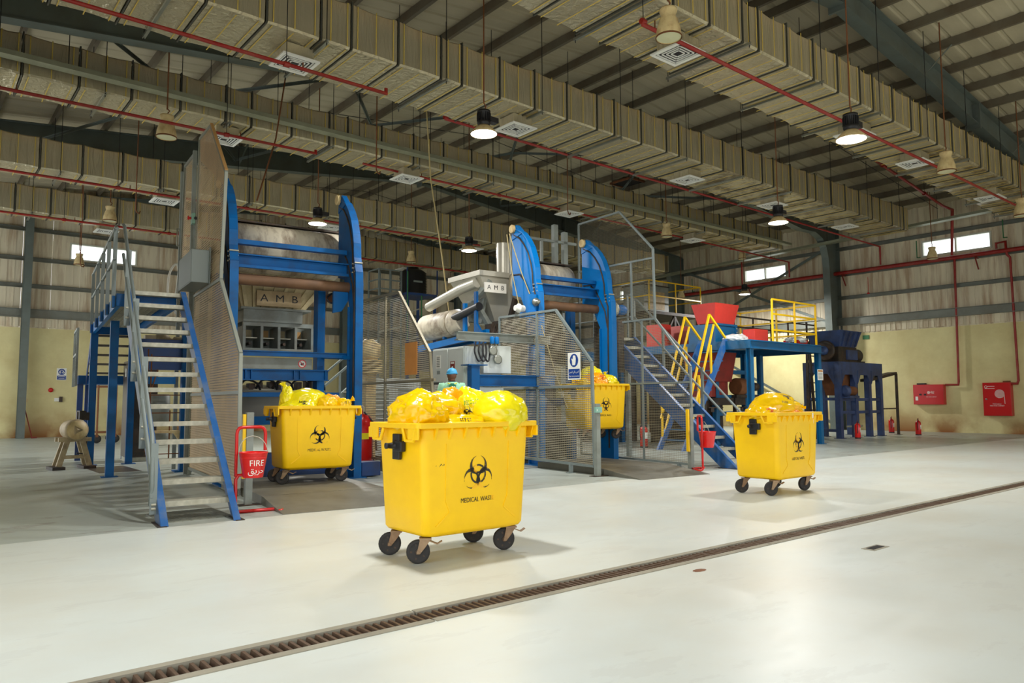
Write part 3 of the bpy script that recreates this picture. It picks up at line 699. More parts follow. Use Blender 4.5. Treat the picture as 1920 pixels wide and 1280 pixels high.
# ---------------------------------------------------------------- wheeled waste bins
def make_bin():
    """origin on the ground under the middle of the bin; long axis x, printed face towards -y"""
    t = thing('waste_bin', '', 'waste bin')
    a0, b0, a1, b1, z0, z1 = .54, .345, .585, .375, .235, 1.10       # half sizes at foot and at rim
    def ring(a, b, z, r=.07, n=4):
        pts = []
        for sx, sy, s in ((1, 1, 0), (-1, 1, 1), (-1, -1, 2), (1, -1, 3)):
            for i in range(n+1):
                q = pi/2*s+pi/2*i/n; pts.append((sx*(a-r)+r*cos(q), sy*(b-r)+r*sin(q), z))
        return pts
    m = MB(); rs = [ring(a0-.12, b0-.08, z0-.022, .05), ring(a0-.02, b0-.015, z0-.0), ring(a0, b0, z0+.03)]
    for k in range(1, 5): rs.append(ring(a0+(a1-a0)*k/4, b0+(b1-b0)*k/4, z0+.03+(z1-z0-.03)*k/4))
    rs.append(ring(a1, b1, z1+.04)); rs += [ring(a1-.03, b1-.03, z1+.04), ring(a1-.04, b1-.04, z1-.12), ring(a0-.03, b0-.03, z1-.35)]
    n = len(rs[0]); vs = [p for r in rs for p in r]
    m.add(vs, [(i*n+j, i*n+(j+1) % n, (i+1)*n+(j+1) % n, (i+1)*n+j) for i in range(len(rs)-1) for j in range(n)], 0, True)
    m.add(rs[0], [tuple(range(n-1, -1, -1))]); m.add(rs[-1], [tuple(range(n))])
    body = m.build('body', 'bin_yellow', t)
    m = MB(); A, B = .655, .415                   # rim: a flanged lip with a turned-down edge
    def lip(a, b): return ring(a, b, 0, .03, 2)
    o, i_ = lip(A, B), lip(a1-.035, b1-.035); n = len(o)
    sect = [(o, z1+.03), (o, z1+.075), (i_, z1+.075), (i_, z1+.03)]
    vs = [(p[0], p[1], z) for r, z in sect for p in r]
    m.add(vs, [(k*n+j, k*n+(j+1) % n, ((k+1) % 4)*n+(j+1) % n, ((k+1) % 4)*n+j) for k in range(4) for j in range(n)])
    for sx in (-1, 1):                            # drop flange at both ends
        m.box(min(sx*A, sx*(A-.02)), max(sx*A, sx*(A-.02)), -B, -B+.16, z1-.06, z1+.035).box(min(sx*A, sx*(A-.02)), max(sx*A, sx*(A-.02)), B-.16, B, z1-.06, z1+.035)
    m.build('rim', 'bin_yellow', t, .006)
    for sy in (-1, 1):                            # webs under the rim
        if sy > 0: continue
        for x in (-.46, -.31, -.155, 0, .155, .31, .44):
            y = sy*(b1-.012); q = MB().prism([(y, z1+.03), (y+sy*.05, z1+.03), (y+sy*.012, z1-.065), (y, z1-.075)], x-.011, x+.011, 'yz')
            q.build('rim_web', 'bin_yellow', t)
    for sx in (-1, 1):                            # trapezoid handle loops at the corners of both ends
        for sy in (-1, 1):
            x = sx*(A-.012); y0 = sy*.36; y1 = sy*.16; q = MB()
            q.tube([(x, y0, z1+.03), (x, sy*.33, z1-.07), (x, sy*.21, z1-.07), (x, y1, z1+.03)], .015, 6); q.build('handle', 'bin_yellow', t)
        q = MB()                                  # black pivot bracket and stub axle for the lifting arms
        x = sx*a1
        q.box(min(x, x+sx*.035), max(x, x+sx*.035), -.055, .055, z1-.24, z1-.02).box(min(x, x+sx*.05), max(x, x+sx*.05), -.115, .03, z1-.17, z1-.08)
        q.build('pivot_plate', 'black', t, .008)
        MB().lathe([(.055, 0), (.055, .03), (.03, .05), (.022, .11), (.026, .115), (.026, .13), (.001, .135)], 14, (x, 0, z1-.12), V((sx, 0, 0))).build('stub_axle', 'black', t)
    # raised mouldings on the printed face
    yf = lambda z: -(b0+(b1-b0)*(z-z0-.03)/(z1-z0-.03))-.001
    for s in (-1, 1):
        m = MB()
        for p, q in (((s*.34, z1-.1), (s*.335, .52)), ((s*.335, .52), (s*.29, .42)), ((s*.29, .42), (s*.43, .31))):
            m.bar((p[0], yf(p[1]), p[1]), (q[0], yf(q[1]), q[1]), .014, .008, up=Y)
        m.build('moulding', 'bin_yellow', t)
    k = 0
    for sx in (-1, 1):
        for sy in (-1, 1):
            ang = pi-(.55, .62, .4, .5)[k]; k += 1; R = .1
            C = Matrix.Translation((sx*.46, sy*.235, 0)) @ Matrix.Rotation(ang+(pi if sx > 0 else 0)*0, 4, 'Z')
            f = MB().box(-.05, .05, -.05, .05, .2, .216)
            for s in (-1, 1): f.prism([(-.045, .205), (.045, .205), (.065, .12), (.075, .085), (.045, .085), (.0, .14)], s*.034-.004, s*.034+.004, 'xz')
            f.cyl((.06, -.045, R), (.06, .045, R), .014, 8)
            fork = f.xf(C).build('caster_fork', 'rust' if False else 'galv_rust', t)
            wv = MB().lathe([(.03, -.026), (.07, -.02), (.074, -.022), (.094, -.022), (R, -.012), (R, .012), (.094, .022), (.074, .022), (.07, .02), (.03, .026)], 24, (.06, 0, R), Y)
            wv.xf(C).build('wheel', 'rubber', t)
            h = MB()
            for q in range(5):
                a = 2*pi*q/5; h.bar((.06+.02*cos(a), 0, R+.02*sin(a)), (.06+.068*cos(a), 0, R+.068*sin(a)), .014, .046, up=Y)
            h.lathe([(.024, -.034), (.024, .034)], 10, (.06, 0, R), Y).xf(C).build('hub', 'dark_machine', fork)
            if sy < 0:
                MB().bar((-.03, 0, .19), (-.1, 0, .16), .05, .008).bar((-.1, 0, .16), (-.14, 0, .185), .04, .008).xf(C).build('brake_pedal', 'galv_rust', fork)
    ang = atan2(b1-b0, z1-z0)
    def face(z, x=0): return facing((x, yf(z)-.0022, z), X, V((0, -sin(ang), cos(ang))))
    bh = biohazard(MB(), .148).xf(face(.725)); bh.build('biohazard_mark', 'stencil', t)
    text('lettering', 'MEDICAL WASTE', .058, 'stencil', t, face(.505), .0006, sx=.82)
    return t
mat('galv_rust', (158, 132, 102), .55, .35, .2, 9, (112, 74, 44), 6, .6)
bin0 = make_bin(); bin0.location = (3.925, 5.62, 0); bin0['label'] = 'nearest yellow waste bin, alone in the middle of the white floor'
bin0['group'] = 'yellow medical waste bins'
# scribble on the near bin only
m = MB()
for p, q in (((-.44, .82), (-.40, .70)), ((-.425, .80), (-.385, .83)), ((-.40, .75), (-.375, .82)), ((-.375, .76), (-.36, .83)), ((-.34, .80), (-.335, .835))):
    yy = lambda z: -(.335+.04*(z-.30)/.80)-.003
    m.bar((p[0], yy(p[1]), p[1]), (q[0], yy(q[1]), q[1]), .008, .002, up=Y)
m.build('scribble', 'stencil', bin0)
def local(O, a):                               # frame of a machine: origin on the floor, turned by -a degrees
    a = radians(a); ex = V((cos(a), -sin(a), 0)); ey = V((sin(a), cos(a), 0)); O = V((O[0], O[1], 0))
    return lambda x, y, z=0: O+ex*x+ey*y+V((0, 0, z))
O1, A1, O2, A2 = (3.62, 8.78), 6.5, (9.8, 8.5), 5.0
W1, W2 = local(O1, A1), local(O2, A2)
PLZ = .12
b = dup(bin0, (10.13, 6.14, 0), radians(1), 'yellow waste bin at right, standing free before the grey and blue stair')
for c in list(b.children):
    if c.name.startswith('scribble'): bpy.data.objects.remove(c)
binR = b
binL = dup(binR, W1(1.12, 2.42, PLZ), -radians(A1), 'yellow waste bin on the dark checker plate below the left lift')
binU = dup(binR, W2(1.47, 2.88, .54), -radians(A2), 'yellow waste bin hoisted off the floor by the right lift, behind mesh')

# ---------------------------------------------------------------- bags
def bag_mesh(seed, sx, sy, sz, knot=None, lump=.16, n=5, fold=.06):
    import bmesh
    bm = bmesh.new(); bmesh.ops.create_icosphere(bm, subdivisions=n, radius=1.0)
    o = V((seed*7.3, seed*3.1, seed*1.7))
    kd = V(knot).normalized() if knot else None
    for v in bm.verts:
        p = v.co.normalized()
        r = 1+lump*noise.noise(p*1.7+o)+lump*.55*noise.noise(p*3.6+o)+fold*.9*(1-abs(noise.noise(p*3.0+o))*2.2)**3+fold*.45*(1-abs(noise.noise(p*6.5+o))*2)**2+fold*.15*noise.noise(p*15+o)
        if kd:
            d = p.dot(kd)
            if d > .55:
                e = (d-.55)/.45
                side = p-kd*d
                r *= 1-.25*e*e
                ang = atan2(side.dot(kd.orthogonal().normalized()), side.dot(kd.cross(kd.orthogonal()).normalized()))
                r += .05*e*sin(ang*9+seed)
                r += .30*max(0, (e-.72)/.28)
        v.co = V((p.x*r*sx, p.y*r*sy, max(p.z*r, -.72)*sz))
    me = bpy.data.meshes.new('film'); bm.to_mesh(me)
    for p in me.polygons: p.use_smooth = True
    bm.free(); return me
def bag(seed, loc, size, m, label, group, knot=None, prints=(), rz=0, **k):
    t = thing('waste_bag', label, 'bag', loc, rz, group)
    me = bag_mesh(seed, *size, knot=knot, **k); me.materials.append(MATS[m]); me.name = 'film'
    ob('film', me, t)
    if knot:
        kd = V(knot).normalized(); p = V((kd.x*size[0], kd.y*size[1], kd.z*size[2]))*.98; q = MB(); rr = random.Random(seed)
        q.tube([p-kd*.03, p, p+kd*.018], [.03, .014, .02], 7)
        for i in range(6):
            a = kd.orthogonal().normalized(); a.rotate(Matrix.Rotation(i*1.05+seed, 3, kd)); u = (kd*.9+a*rr.uniform(.3, .9)).normalized(); s = u.cross(a).normalized()*.022
            e = p+u*rr.uniform(.06, .11); q.add([p-s*.3, p+s*.3, e+s, e-s], [(0, 1, 2, 3)])
        q.build('knot', m, t)
    tree = bvhtree.BVHTree.FromPolygons([v.co for v in me.vertices], [p.vertices for p in me.polygons])
    for kind, d, size_, ink in prints:
        d = V(d).normalized(); q = MB()
        if kind == 'bio': biohazard(q, size_)
        else:
            rr = random.Random(seed+len(kind)); xx = -size_
            while xx < size_:                       # a line of stencilled strokes
                wv = rr.uniform(.008, .02)
                q.add([(xx, -.02, 0), (xx+.006, -.02, 0), (xx+.010, .02, 0), (xx+.004, .02, 0)], [(0, 1, 2, 3)])
                if rr.random() < .6: q.add([(xx, .014, 0), (xx+wv, .012, 0), (xx+wv, .02, 0), (xx, .02, 0)], [(0, 1, 2, 3)])
                if rr.random() < .5: q.add([(xx, -.02, 0), (xx+wv, -.02, 0), (xx+wv, -.013, 0), (xx, -.013, 0)], [(0, 1, 2, 3)])
                xx += wv+.008
        r = V((-d.y, d.x, 0)).normalized() if abs(d.z) < .9 else X; u = d.cross(r); r = u.cross(d)
        out = []
        for v in q.v:
            o_ = d*3+r*v[0]+u*v[1]; h = tree.ray_cast(o_, -d)
            out.append(tuple(h[0]+h[1]*.003) if h[0] else tuple(d*.0))
        q.v = out; q.build('print', ink, t)
    return t
G = 'bags in the nearest bin'
bx, by = 3.925, 5.62
bag(1, (bx-.38, by+.02, 1.24), (.235, .30, .20), 'bag_yellow', 'big creased yellow bag filling the left end of the nearest bin', G, fold=.09)
bag(2, (bx-.12, by+.10, 1.25), (.22, .24, .18), 'bag_yellow', 'pale shiny yellow bag at the back middle of the nearest bin', G, prints=(('bio', (-.8, -.6, .35), .05, 'print_black'),))
bag(3, (bx+.10, by+.18, 1.27), (.19, .16, .21), 'bag_orange', 'orange yellow bag with a red hazard mark in the nearest bin', G, prints=(('bio', (.2, -1, .15), .075, 'print_red'),))
bag(4, (bx+.24, by+.10, 1.26), (.17, .24, .22), 'bag_lemon', 'upright lemon bag with black print behind the round one', G, prints=(('bio', (-.9, -1, -.05), .055, 'print_black'), ('txt', (-.55, -1, .5), .07, 'print_green')))
bag(5, (bx+.385, by-.17, 1.235), (.255, .27, .22), 'bag_lemon', 'big round lemon bag bulging over the right front of the nearest bin', G, lump=.09, fold=.02)
bag(6, (bx-.06, by-.17, 1.13), (.30, .17, .115), 'bag_yellow', 'low crumpled yellow bag along the front rim of the nearest bin', G, prints=(('txt', (-.2, -1, .5), .06, 'print_black'),))
G = 'bags in the left lift bin'
def inb(b, x, y, z): return b.matrix_basis @ V((x, y, z))
r1, r2 = -radians(A1), -radians(A2)
bag(11, inb(binL, -.40, .05, 1.27), (.10, .13, .22), 'bag_lemon', 'tall thin lemon bag with its knotted neck sticking up in the left lift bin', G, knot=(-.45, 0, 1), rz=r1)
bag(12, inb(binL, -.08, .08, 1.25), (.33, .28, .20), 'bag_lemon', 'largest smooth lemon bag heaped in the left lift bin', G, rz=r1, lump=.1, fold=.02)
bag(13, inb(binL, -.25, -.15, 1.14), (.29, .19, .12), 'bag_lemon', 'low lemon bag with black print at the front left of the left lift bin', G, rz=r1, prints=(('bio', (.1, -1, .7), .07, 'print_black'),))
bag(14, inb(binL, .17, -.14, 1.19), (.17, .17, .15), 'bag_yellow', 'rounded shiny yellow bag at the middle of the left lift bin', G, rz=r1)
bag(15, inb(binL, .30, .03, 1.20), (.19, .2, .15), 'bag_orange', 'orange yellow bag with black lettering right of middle in the left lift bin', G, rz=r1, prints=(('txt', (-.2, -1, .2), .09, 'print_black'), ('bio', (.3, -1, .1), .05, 'print_black')))
bag(16, inb(binL, .46, -.10, 1.17), (.13, .16, .13), 'bag_yellow', 'small knotted yellow bag at the right end of the left lift bin', G, knot=(.6, -.3, .5), rz=r1, prints=(('txt', (.2, -1, .4), .06, 'print_black'),))
G = 'bags in the hoisted bin'
bag(21, inb(binU, .02, .12, 1.36), (.26, .24, .19), 'bag_lemon', 'topmost shiny lemon bag in the hoisted bin', G, rz=r2, lump=.12)
bag(22, inb(binU, -.05, -.10, 1.22), (.25, .24, .19), 'bag_orange', 'orange bag with a red mark at the front of the hoisted bin', G, rz=r2, fold=.09, prints=(('bio', (.0, -1, .45), .07, 'print_red'),))
bag(23, inb(binU, .36, .0, 1.21), (.23, .26, .17), 'bag_lemon', 'pointed lemon bag at the right end of the hoisted bin', G, knot=(-.2, 0, 1), rz=r2, prints=(('txt', (.4, -1, .1), .08, 'print_black'),))
bag(24, inb(binU, -.40, -.05, 1.17), (.19, .22, .13), 'bag_yellow', 'small creased yellow bag at the left end of the hoisted bin, behind mesh', G, knot=(-1, -.2, .4), rz=r2)
G = 'bags in the free bin at right'
bR = binR
bag(31, inb(bR, .06, .03, 1.22), (.50, .30, .25), 'bag_yellow', 'huge shiny yellow bag arching over the bin at right', G, knot=(.8, -.55, .1), lump=.08, fold=.02, prints=(('bio', (-.1, -1, .9), .07, 'print_black'), ('txt', (.35, -1, 1.0), .10, 'print_black'), ('txt', (-.6, -1, .4), .05, 'print_black')))
bag(32, inb(bR, -.40, -.04, 1.14), (.21, .26, .125), 'bag_yellow', 'flattened yellow bag with red marks at the left end of the bin at right', G, fold=.08, prints=(('bio', (-.5, -1, .4), .06, 'print_red'),))
bag(33, inb(bR, .10, -.20, 1.12), (.26, .15, .10), 'bag_orange', 'low crumpled bag along the front rim of the bin at right', G, fold=.09, prints=(('bio', (-.2, -1, .5), .045, 'print_red'),))
bag(34, inb(bR, .44, .05, 1.18), (.15, .24, .15), 'bag_yellow', 'creased yellow bag at the right end of the bin at right', G, fold=.09, prints=(('txt', (.4, -1, .5), .08, 'print_black'),))
o = MB().box(-.014, .014, -.002, .002, -.05, .02).bar((0, 0, -.05), (.02, .0, -.13), .003).build('paper_tag', 'white'); o.location = inb(bR, .30, -.44, 1.14); tag(o, 'small white paper tag hanging from a bag at the front of the right bin', 'tag')

# ---------------------------------------------------------------- floor drain
t = thing('floor_drain', 'long rusty grated drain running diagonally across the white floor', 'drain', (0, DR0, 0))
wd = DR1-DR0
MB().box(XL, XW, .02, wd-.02, -.215, -.2).build('channel', 'pit', t)
km = {}
x = -1.0
joints = [-1.0, 2.62, 6.4, 10.2, 14.0, 17.8, 21.6, 25.4, 29.2, 33]
for a, b_ in zip(joints[:-1], joints[1:]):
    for y0, y1 in ((-.025, .035), (wd-.035, wd+.025)):
        MB().box(a+.008, b_-.008, y0, y1, -.05, .006).build('kerb_rail', 'concrete_kerb', t)
bm_ = MB().sec((0, .035, -.016), (0, wd-.035, -.016), [(-.012, -.03), (.006, -.03), (.014, .012), (-.004, .012)]).mesh('grate_bar', 'grate')
i = 0; P = .054; xs_ = -.6
while i < 300:
    x = xs_+i*P; ob('grate_bar', bm_, t, loc=(x, 0, random.uniform(-.003, .003))); i += 1
m = MB(); x = xs_+300*P
while x < XW-.1: m.sec((x, .035, -.016), (x, wd-.035, -.016), [(-.012, -.03), (.006, -.03), (.014, .012), (-.004, .012)]); x += P
tag(m.build('grate_bars', 'grate', t), kind='stuff')
o = MB().box(-.15, .15, -.06, .06, -.012, .004).build('floor_socket', 'concrete_kerb'); o.location = (6.97, 3.25, 0); tag(o, 'small broken cover set in the white floor beyond the drain at right', 'cover')
MB().box(-.11, .11, -.035, .035, .004, .006).build('opening', 'pit', o)
o = MB().lathe([(.001, .004), (.03, .005), (.05, .001)], 9, cap=False).build('paint_chip', 'rust'); o.location = (5.0, 3.74, 0); o.scale = (1.5, .8, 1); tag(o, 'small brown scrap lying on the white floor before the drain', 'scrap')
# ---------------------------------------------------------------- lift machines
def mast_plate(pts, x0, x1): return MB().prism(pts, x0, x1, 'yz')
def lift(M, name, label, a, O, s):
    """hydraulic bin lift: two masts with curved heads, cross beams, roller.  s holds the measured sizes"""
    t = thing(name, label, 'lift machine', (O[0], O[1], 0), -radians(a))
    return t
# --- left machine
t1 = lift(None, 'bin_lift', 'left blue bin lift and loading machine with a rusty white drum on top', A1, O1, None)
def mast(t, x0, x1, yf, top, blue, base=0.0, rear=.0):
    """yf: front face of the post; top: height offset"""
    h = top
    outer = [(yf, base), (yf, 3.20), (yf+.02, 3.70), (yf+.12, 3.98), (yf+.14, 4.25), (yf+.19, 4.45), (yf+.30, 4.72), (yf+.45, 4.93), (yf+.62, 5.10), (yf+.86, 5.22)]
    outer = [(y_, z_*h) for y_, z_ in outer]
    inner = [(yf+1.05, 5.20*h), (yf+1.05, 3.74*h), (yf+.72, 3.66*h), (yf+.42, 3.10*h), (yf+.42, base)]
    xc = (x0+x1)/2
    m = MB().prism(outer+inner, xc-.03, xc+.03, 'yz')
    m.build('mast_plate', blue, t)
    m = MB()                                      # front flange that follows the curve
    for p, q in zip(outer[:-1], outer[1:]): m.bar((xc, p[0], p[1]), (xc, q[0], q[1]), x1-x0, .03, up=Y if abs(q[1]-p[1]) > abs(q[0]-p[0]) else Z)
    m.bar((xc, yf+.40, base), (xc, yf+.40, 3.1*h), x1-x0, .03, up=Y)
    m.build('mast_flange', blue, t)
    m = MB()                                      # dark guide slot, with its second branch
    gs = [(y_+.13, z_-.10) for y_, z_ in outer[1:]]
    gs[0] = (yf+.17, base+.3); pts = [(x1-.02*0+.004, y_, z_) for y_, z_ in gs]
    for xx in (xc-.034, xc+.034): m.tube([(xx, y_, z_) for y_, z_ in gs], .02, 6)
    g2 = [(yf+.17, 3.1*h), (yf+.25, 3.5*h), (yf+.55, 4.0*h), (yf+.75, 4.18*h), (yf+1.0, 4.2*h)]
    for xx in (xc-.034, xc+.034): m.tube([(xx, y_, z_) for y_, z_ in g2], .018, 6)
    m.build('guide_slot', 'dark_machine', t)
    m = MB().prism([(yf+.62, 5.1*h), (yf+1.05, 5.0*h), (yf+1.03, 5.25*h), (yf+.86, 5.32*h)], xc-.05, xc+.05, 'yz'); m.build('head_bracket', blue, t)
    MB().lathe([(.09, -.03), (.1, -.02), (.085, 0), (.1, .02), (.09, .03)], 16, (xc-.09, yf+.96, 5.24*h), X).build('sheave', 'cream', t)
    MB().box(xc-.16, xc+.16, yf-.05, yf+.5, base, base+.02).build('base_plate', blue, t)
    for zz in (3.72, 3.8, 3.88):
        for yy in (.06, .2): MB().cyl((xc-.075, yf+yy, zz*h), (xc+.075, yf+yy, zz*h), .014, 6).build('bolt', 'galv', t)
mast(t1, 2.24, 2.38, 3.56, 1.0, 'blue')
mast(t1, .06, .20, 3.56, 1.0, 'blue')
def crossparts(t, xl, xr, y, zs, drum_c, drum_r, dx):
    z2, z3, zr = zs
    MB().bar((xl, y+.15, z2), (xr, y+.15, z2), .14, .08).build('upper_beam', 'blue', t)
    m = MB().ibeam((xl, y+.1, z3), (xr, y+.1, z3), .21, .22, .02, .014).bar((xl, y+.0, z3-.12), (xr, y+.0, z3-.12), .05, .03); m.build('tilt_beam', 'blue', t)
    m = MB().cyl((xl+.05, y+.1, zr), (xr+.12, y+.1, zr), .1, 20); m.build('roller', 'roller', t)
    MB().lathe([(.115, 0), (.13, .01), (.13, .04), (.1, .05), (.1, .1), (.06, .11), (.06, .16)], 16, (xr+.1, y+.1, zr), X).build('roller_bearing', 'rust', t)
    cy, cz = drum_c
    prof = [(drum_r*.55, 0), (drum_r, .06), (drum_r, dx[1]-dx[0]-.06), (drum_r*.55, dx[1]-dx[0])]
    MB().lathe(prof, 36, (dx[0], cy, cz), X).build('drum', 'drum', t)
    MB().bar((dx[0]-.05, cy-.02, cz+drum_r+.02), (dx[1]+.05, cy-.02, cz+drum_r+.02), .3, .03).build('drum_lip', 'dark_machine', t)
    for xx in (dx[0]+.12, dx[1]-.12): MB().bar((xx, cy+.2, cz-drum_r*.6), (xx, cy+.6, 3.0), .1, .1).build('drum_leg', 'dark_machine', t)
crossparts(t1, .2, 2.24, 3.95, (4.13, 3.80, 3.475), (5.05, 4.22), .46, (.35, 2.42))
# ribbed hopper, its sign, neck and valve frame
m = MB(); ht, hb = (.42, 2.42, 3.86), (.66, 1.86, 3.14)
m.add([(hb[0], 5.32, hb[2]), (hb[1], 5.32, hb[2]), (ht[1], 5.05, ht[2]), (ht[0], 5.05, ht[2]), (hb[0], 6.4, hb[2]), (hb[1], 6.4, hb[2]), (ht[1], 6.7, ht[2]), (ht[0], 6.7, ht[2])],
      [(0, 1, 2, 3), (5, 4, 7, 6), (1, 5, 6, 2), (4, 0, 3, 7), (3, 2, 6, 7), (0, 4, 5, 1)]); m.build('hopper', 'hopper_rib', t1)
for i in range(8):
    u = (i+.5)/8; m = MB().bar((hb[0]+u*(hb[1]-hb[0]), 5.295, hb[2]), (ht[0]+u*(ht[1]-ht[0]), 5.025, ht[2]), .065, .05, up=Y); m.build('hopper_rib', 'hopper_rib', t1)
MB().box(.62, 1.95, 5.2, 6.45, 3.11, 3.15).build('hopper_flange', 'grey_paint', t1)
s = MB().box(.88, 1.72, 5.10, 5.17, 3.17, 3.46).build('sign_plate', 'sign_wood', t1)
text('lettering', 'A  M  B', .20, 'black', s, facing((1.30, 5.098, 3.315), X, Z), .002, sx=1.15)
MB().box(.68, 1.80, 5.25, 6.3, 2.88, 3.11).build('hopper_neck', 'grey_paint', t1)
v = MB().box(.69, 2.03, 5.9, 6.3, 2.36, 2.88).build('valve_block', 'grey_paint', t1)
m = MB().box(.69, 2.03, 5.3, 5.38, 2.80, 2.88).box(.69, 2.03, 5.3, 5.9, 2.34, 2.38); m.build('frame_rail', 'grey_paint', v)
for i in range(5):
    x = .69+i*.325; MB().box(x, x+.05, 5.3, 5.9, 2.38, 2.80).build('frame_post', 'grey_paint', v)
for i in range(4):
    x = .76+i*.325; MB().box(x, x+.24, 5.5, 5.9, 2.58, 2.60).build('shelf', 'galv', v); MB().cyl((x+.1, 5.45, 2.48), (x+.1, 5.9, 2.48), .03, 8).build('valve_stub', 'dark_machine', v)
    MB().box(x+.02, x+.22, 5.86, 5.9, 2.62, 2.77).build('pale_panel', 'amber' if i % 2 else 'hopper_rib', v)
MB().ibeam((.15, 4.05, 2.2), (2.3, 4.05, 2.2), .09, .09, .012, .01).build('service_beam', 'blue', t1)
g = MB().box(.2, 1.68, 4.25, 4.3, 1.95, 2.14).build('cover_panel', 'grey_paint', t1)
pz = facing((1.50, 4.247, 2.045), X, Z)
q = MB(); q.add([(.075*cos(2*pi*i/24), .075*sin(2*pi*i/24), 0) for i in range(24)], [tuple(range(24))]); q.xf(pz).build('warning_sign', 'white', g)
q = annulus(MB(), .058, .076, n=24, z=.001); q.add([(-.05, .04, .001), (-.04, .05, .001), (.05, -.04, .001), (.04, -.05, .001)], [(0, 3, 2, 1)]); q.xf(pz).build('sign_ring', 'red_gloss', g)
q = MB(); q.add([(-.03, -.02, .0006), (.0, -.035, .0006), (.035, -.01, .0006), (.02, .02, .0006), (.0, .005, .0006), (-.02, .03, .0006)], [tuple(range(6))]); q.xf(pz).build('sign_hand', 'black', g)
b_ = MB().ibeam((.1, 4.3, 1.84), (2.0, 4.3, 1.84), .20, .14, .018, .012).build('main_beam', 'blue', t1)
for x in (.5, .6, 1.35, 1.46, 1.93): MB().box(x, x+.02, 4.235, 4.365, 1.76, 1.92).build('stiffener', 'blue', b_)
MB().box(1.86, 2.0, 4.5, 4.75, 0, 3.62).build('rear_column', 'blue', t1)
MB().box(.02, .16, 4.5, 4.75, 0, 3.62).build('rear_column', 'blue', t1)
m = MB().prism([(1.98, 3.38), (2.26, 3.38), (2.26, 3.22), (2.14, 3.02), (1.98, 2.98)], 4.0, 4.06, 'xz'); m.build('knee_plate', 'blue', t1)
MB().bar((1.93, 4.6, 2.2), (2.3, 3.9, 2.15), .08, .06).build('tie_bar', 'blue', t1)
MB().box(.1, 2.3, 4.5, 4.58, 1.45, 1.53).box(.1, 2.3, 4.5, 4.58, .95, 1.1).build('lower_beam', 'blue', t1)
MB().lathe([(.56, 1.02), (.62, 1.04), (.62, 1.55), (.66, 1.56), (.66, 1.6), (.2, 1.68)], 32, (.95, 5.35, 0)).build('steel_vessel', 'stainless', t1)
m = MB(); rr = random.Random(3)
for i in range(5):
    x = .5+i*.3; m.tube(smooth([(x, 4.7, 1.6), (x+.1, 4.62, 1.75), (x+.3, 4.62, 1.72+rr.uniform(-.05, .05)), (x+.38, 4.7, 1.58)]), .018, 6)
m.build('hose', 'black', t1)
m = MB()
for i in range(9):
    x = .35+i*.17+rr.uniform(-.03, .03); m.box(x, x+rr.uniform(.05, .12), 4.72, 4.95, 1.58, 1.62+rr.uniform(.02, .14))
m.build('valve_set', 'dark_machine', t1)
MB().box(.1, 2.3, 4.3, 4.6, .02, .45).build('base_frame', 'blue_dark', t1)
MB().box(2.42, 2.78, 3.62, 3.95, .02, .27).build('floor_anchor', 'blue_dark', t1, .01)
MB().bar((2.0, 5.0, 1.8), (2.1, 5.4, .7), .28, .1).build('chute', 'stainless', t1)
m = MB().lathe([(.07, 0), (.09, .02), (.09, .03), (.07, .05)], 18, (2.05, 4.35, 3.3), Y); m.build('hoop_clamp', 'rust', t1)
MB().tube(smooth([(1.95, 4.3, 3.28), (2.02, 4.28, 3.2), (2.12, 4.28, 3.22), (2.16, 4.3, 3.32), (2.06, 4.3, 3.38), (1.96, 4.3, 3.3)]), .018, 6).build('hose_loop', 'black', t1)
MB().box(2.36, 2.46, 3.75, 4.1, 3.1, 3.55).build('bearing_block', 'blue', t1)
# back part seen through the stair
m = MB().box(-.12, .02, 6.75, 6.95, 0, 3.0).box(-.22, .12, 6.65, 7.05, 0, .02); m.build('rear_post', 'blue', t1)
MB().box(-.9, .05, 6.9, 7.1, 2.0, 2.6).build('rear_panel', 'blue_dark', t1)
MB().lathe([(.19, .95), (.22, .97), (.22, 1.5), (.19, 1.52)], 18, (-.45, 7.4, 0)).build('filter_can', 'grey_paint', t1)
MB().lathe([(.19, .5), (.22, .52), (.22, .75), (.19, .78)], 18, (-.45, 7.4, 0)).build('filter_can', 'grey_paint', t1)
MB().bar((-.75, 7.0, .78), (-.05, 6.9, .78), .16, .05).prism([(-.25, .78), (-.05, .78), (-.05, .5)], 6.85, 6.95, 'xz').build('bracket', 'cream', t1)
m = MB()
for x, z0_, z1_ in ((-.72, .4, 2.4), (-.66, .6, 2.3), (-.3, .2, 1.2)): m.cyl((x, 6.9, z0_), (x, 6.9, z1_), .014, 6)
for z_ in (2.25, 1.5, 1.15, .35): m.bar((-.72, 6.9, z_), (-.1, 6.9, z_), .02)
m.bar((-.55, 6.85, 2.0), (-.75, 6.85, 1.2), .02); m.build('instrument_rack', 'rust', t1)
m = MB().lathe([(.16, 0), (.2, .03), (.2, .2), (.1, .3), (.14, .34), (.14, .5)], 16, (-.55, 7.3, 2.55), X).box(-.75, -.5, 7.2, 7.5, 2.3, 2.7); m.build('gear_motor', 'motor_cream', t1)
MB().box(-.7, -.2, 7.0, 7.06, 1.72, 1.86).build('pale_cover', 'blue_bright', t1)

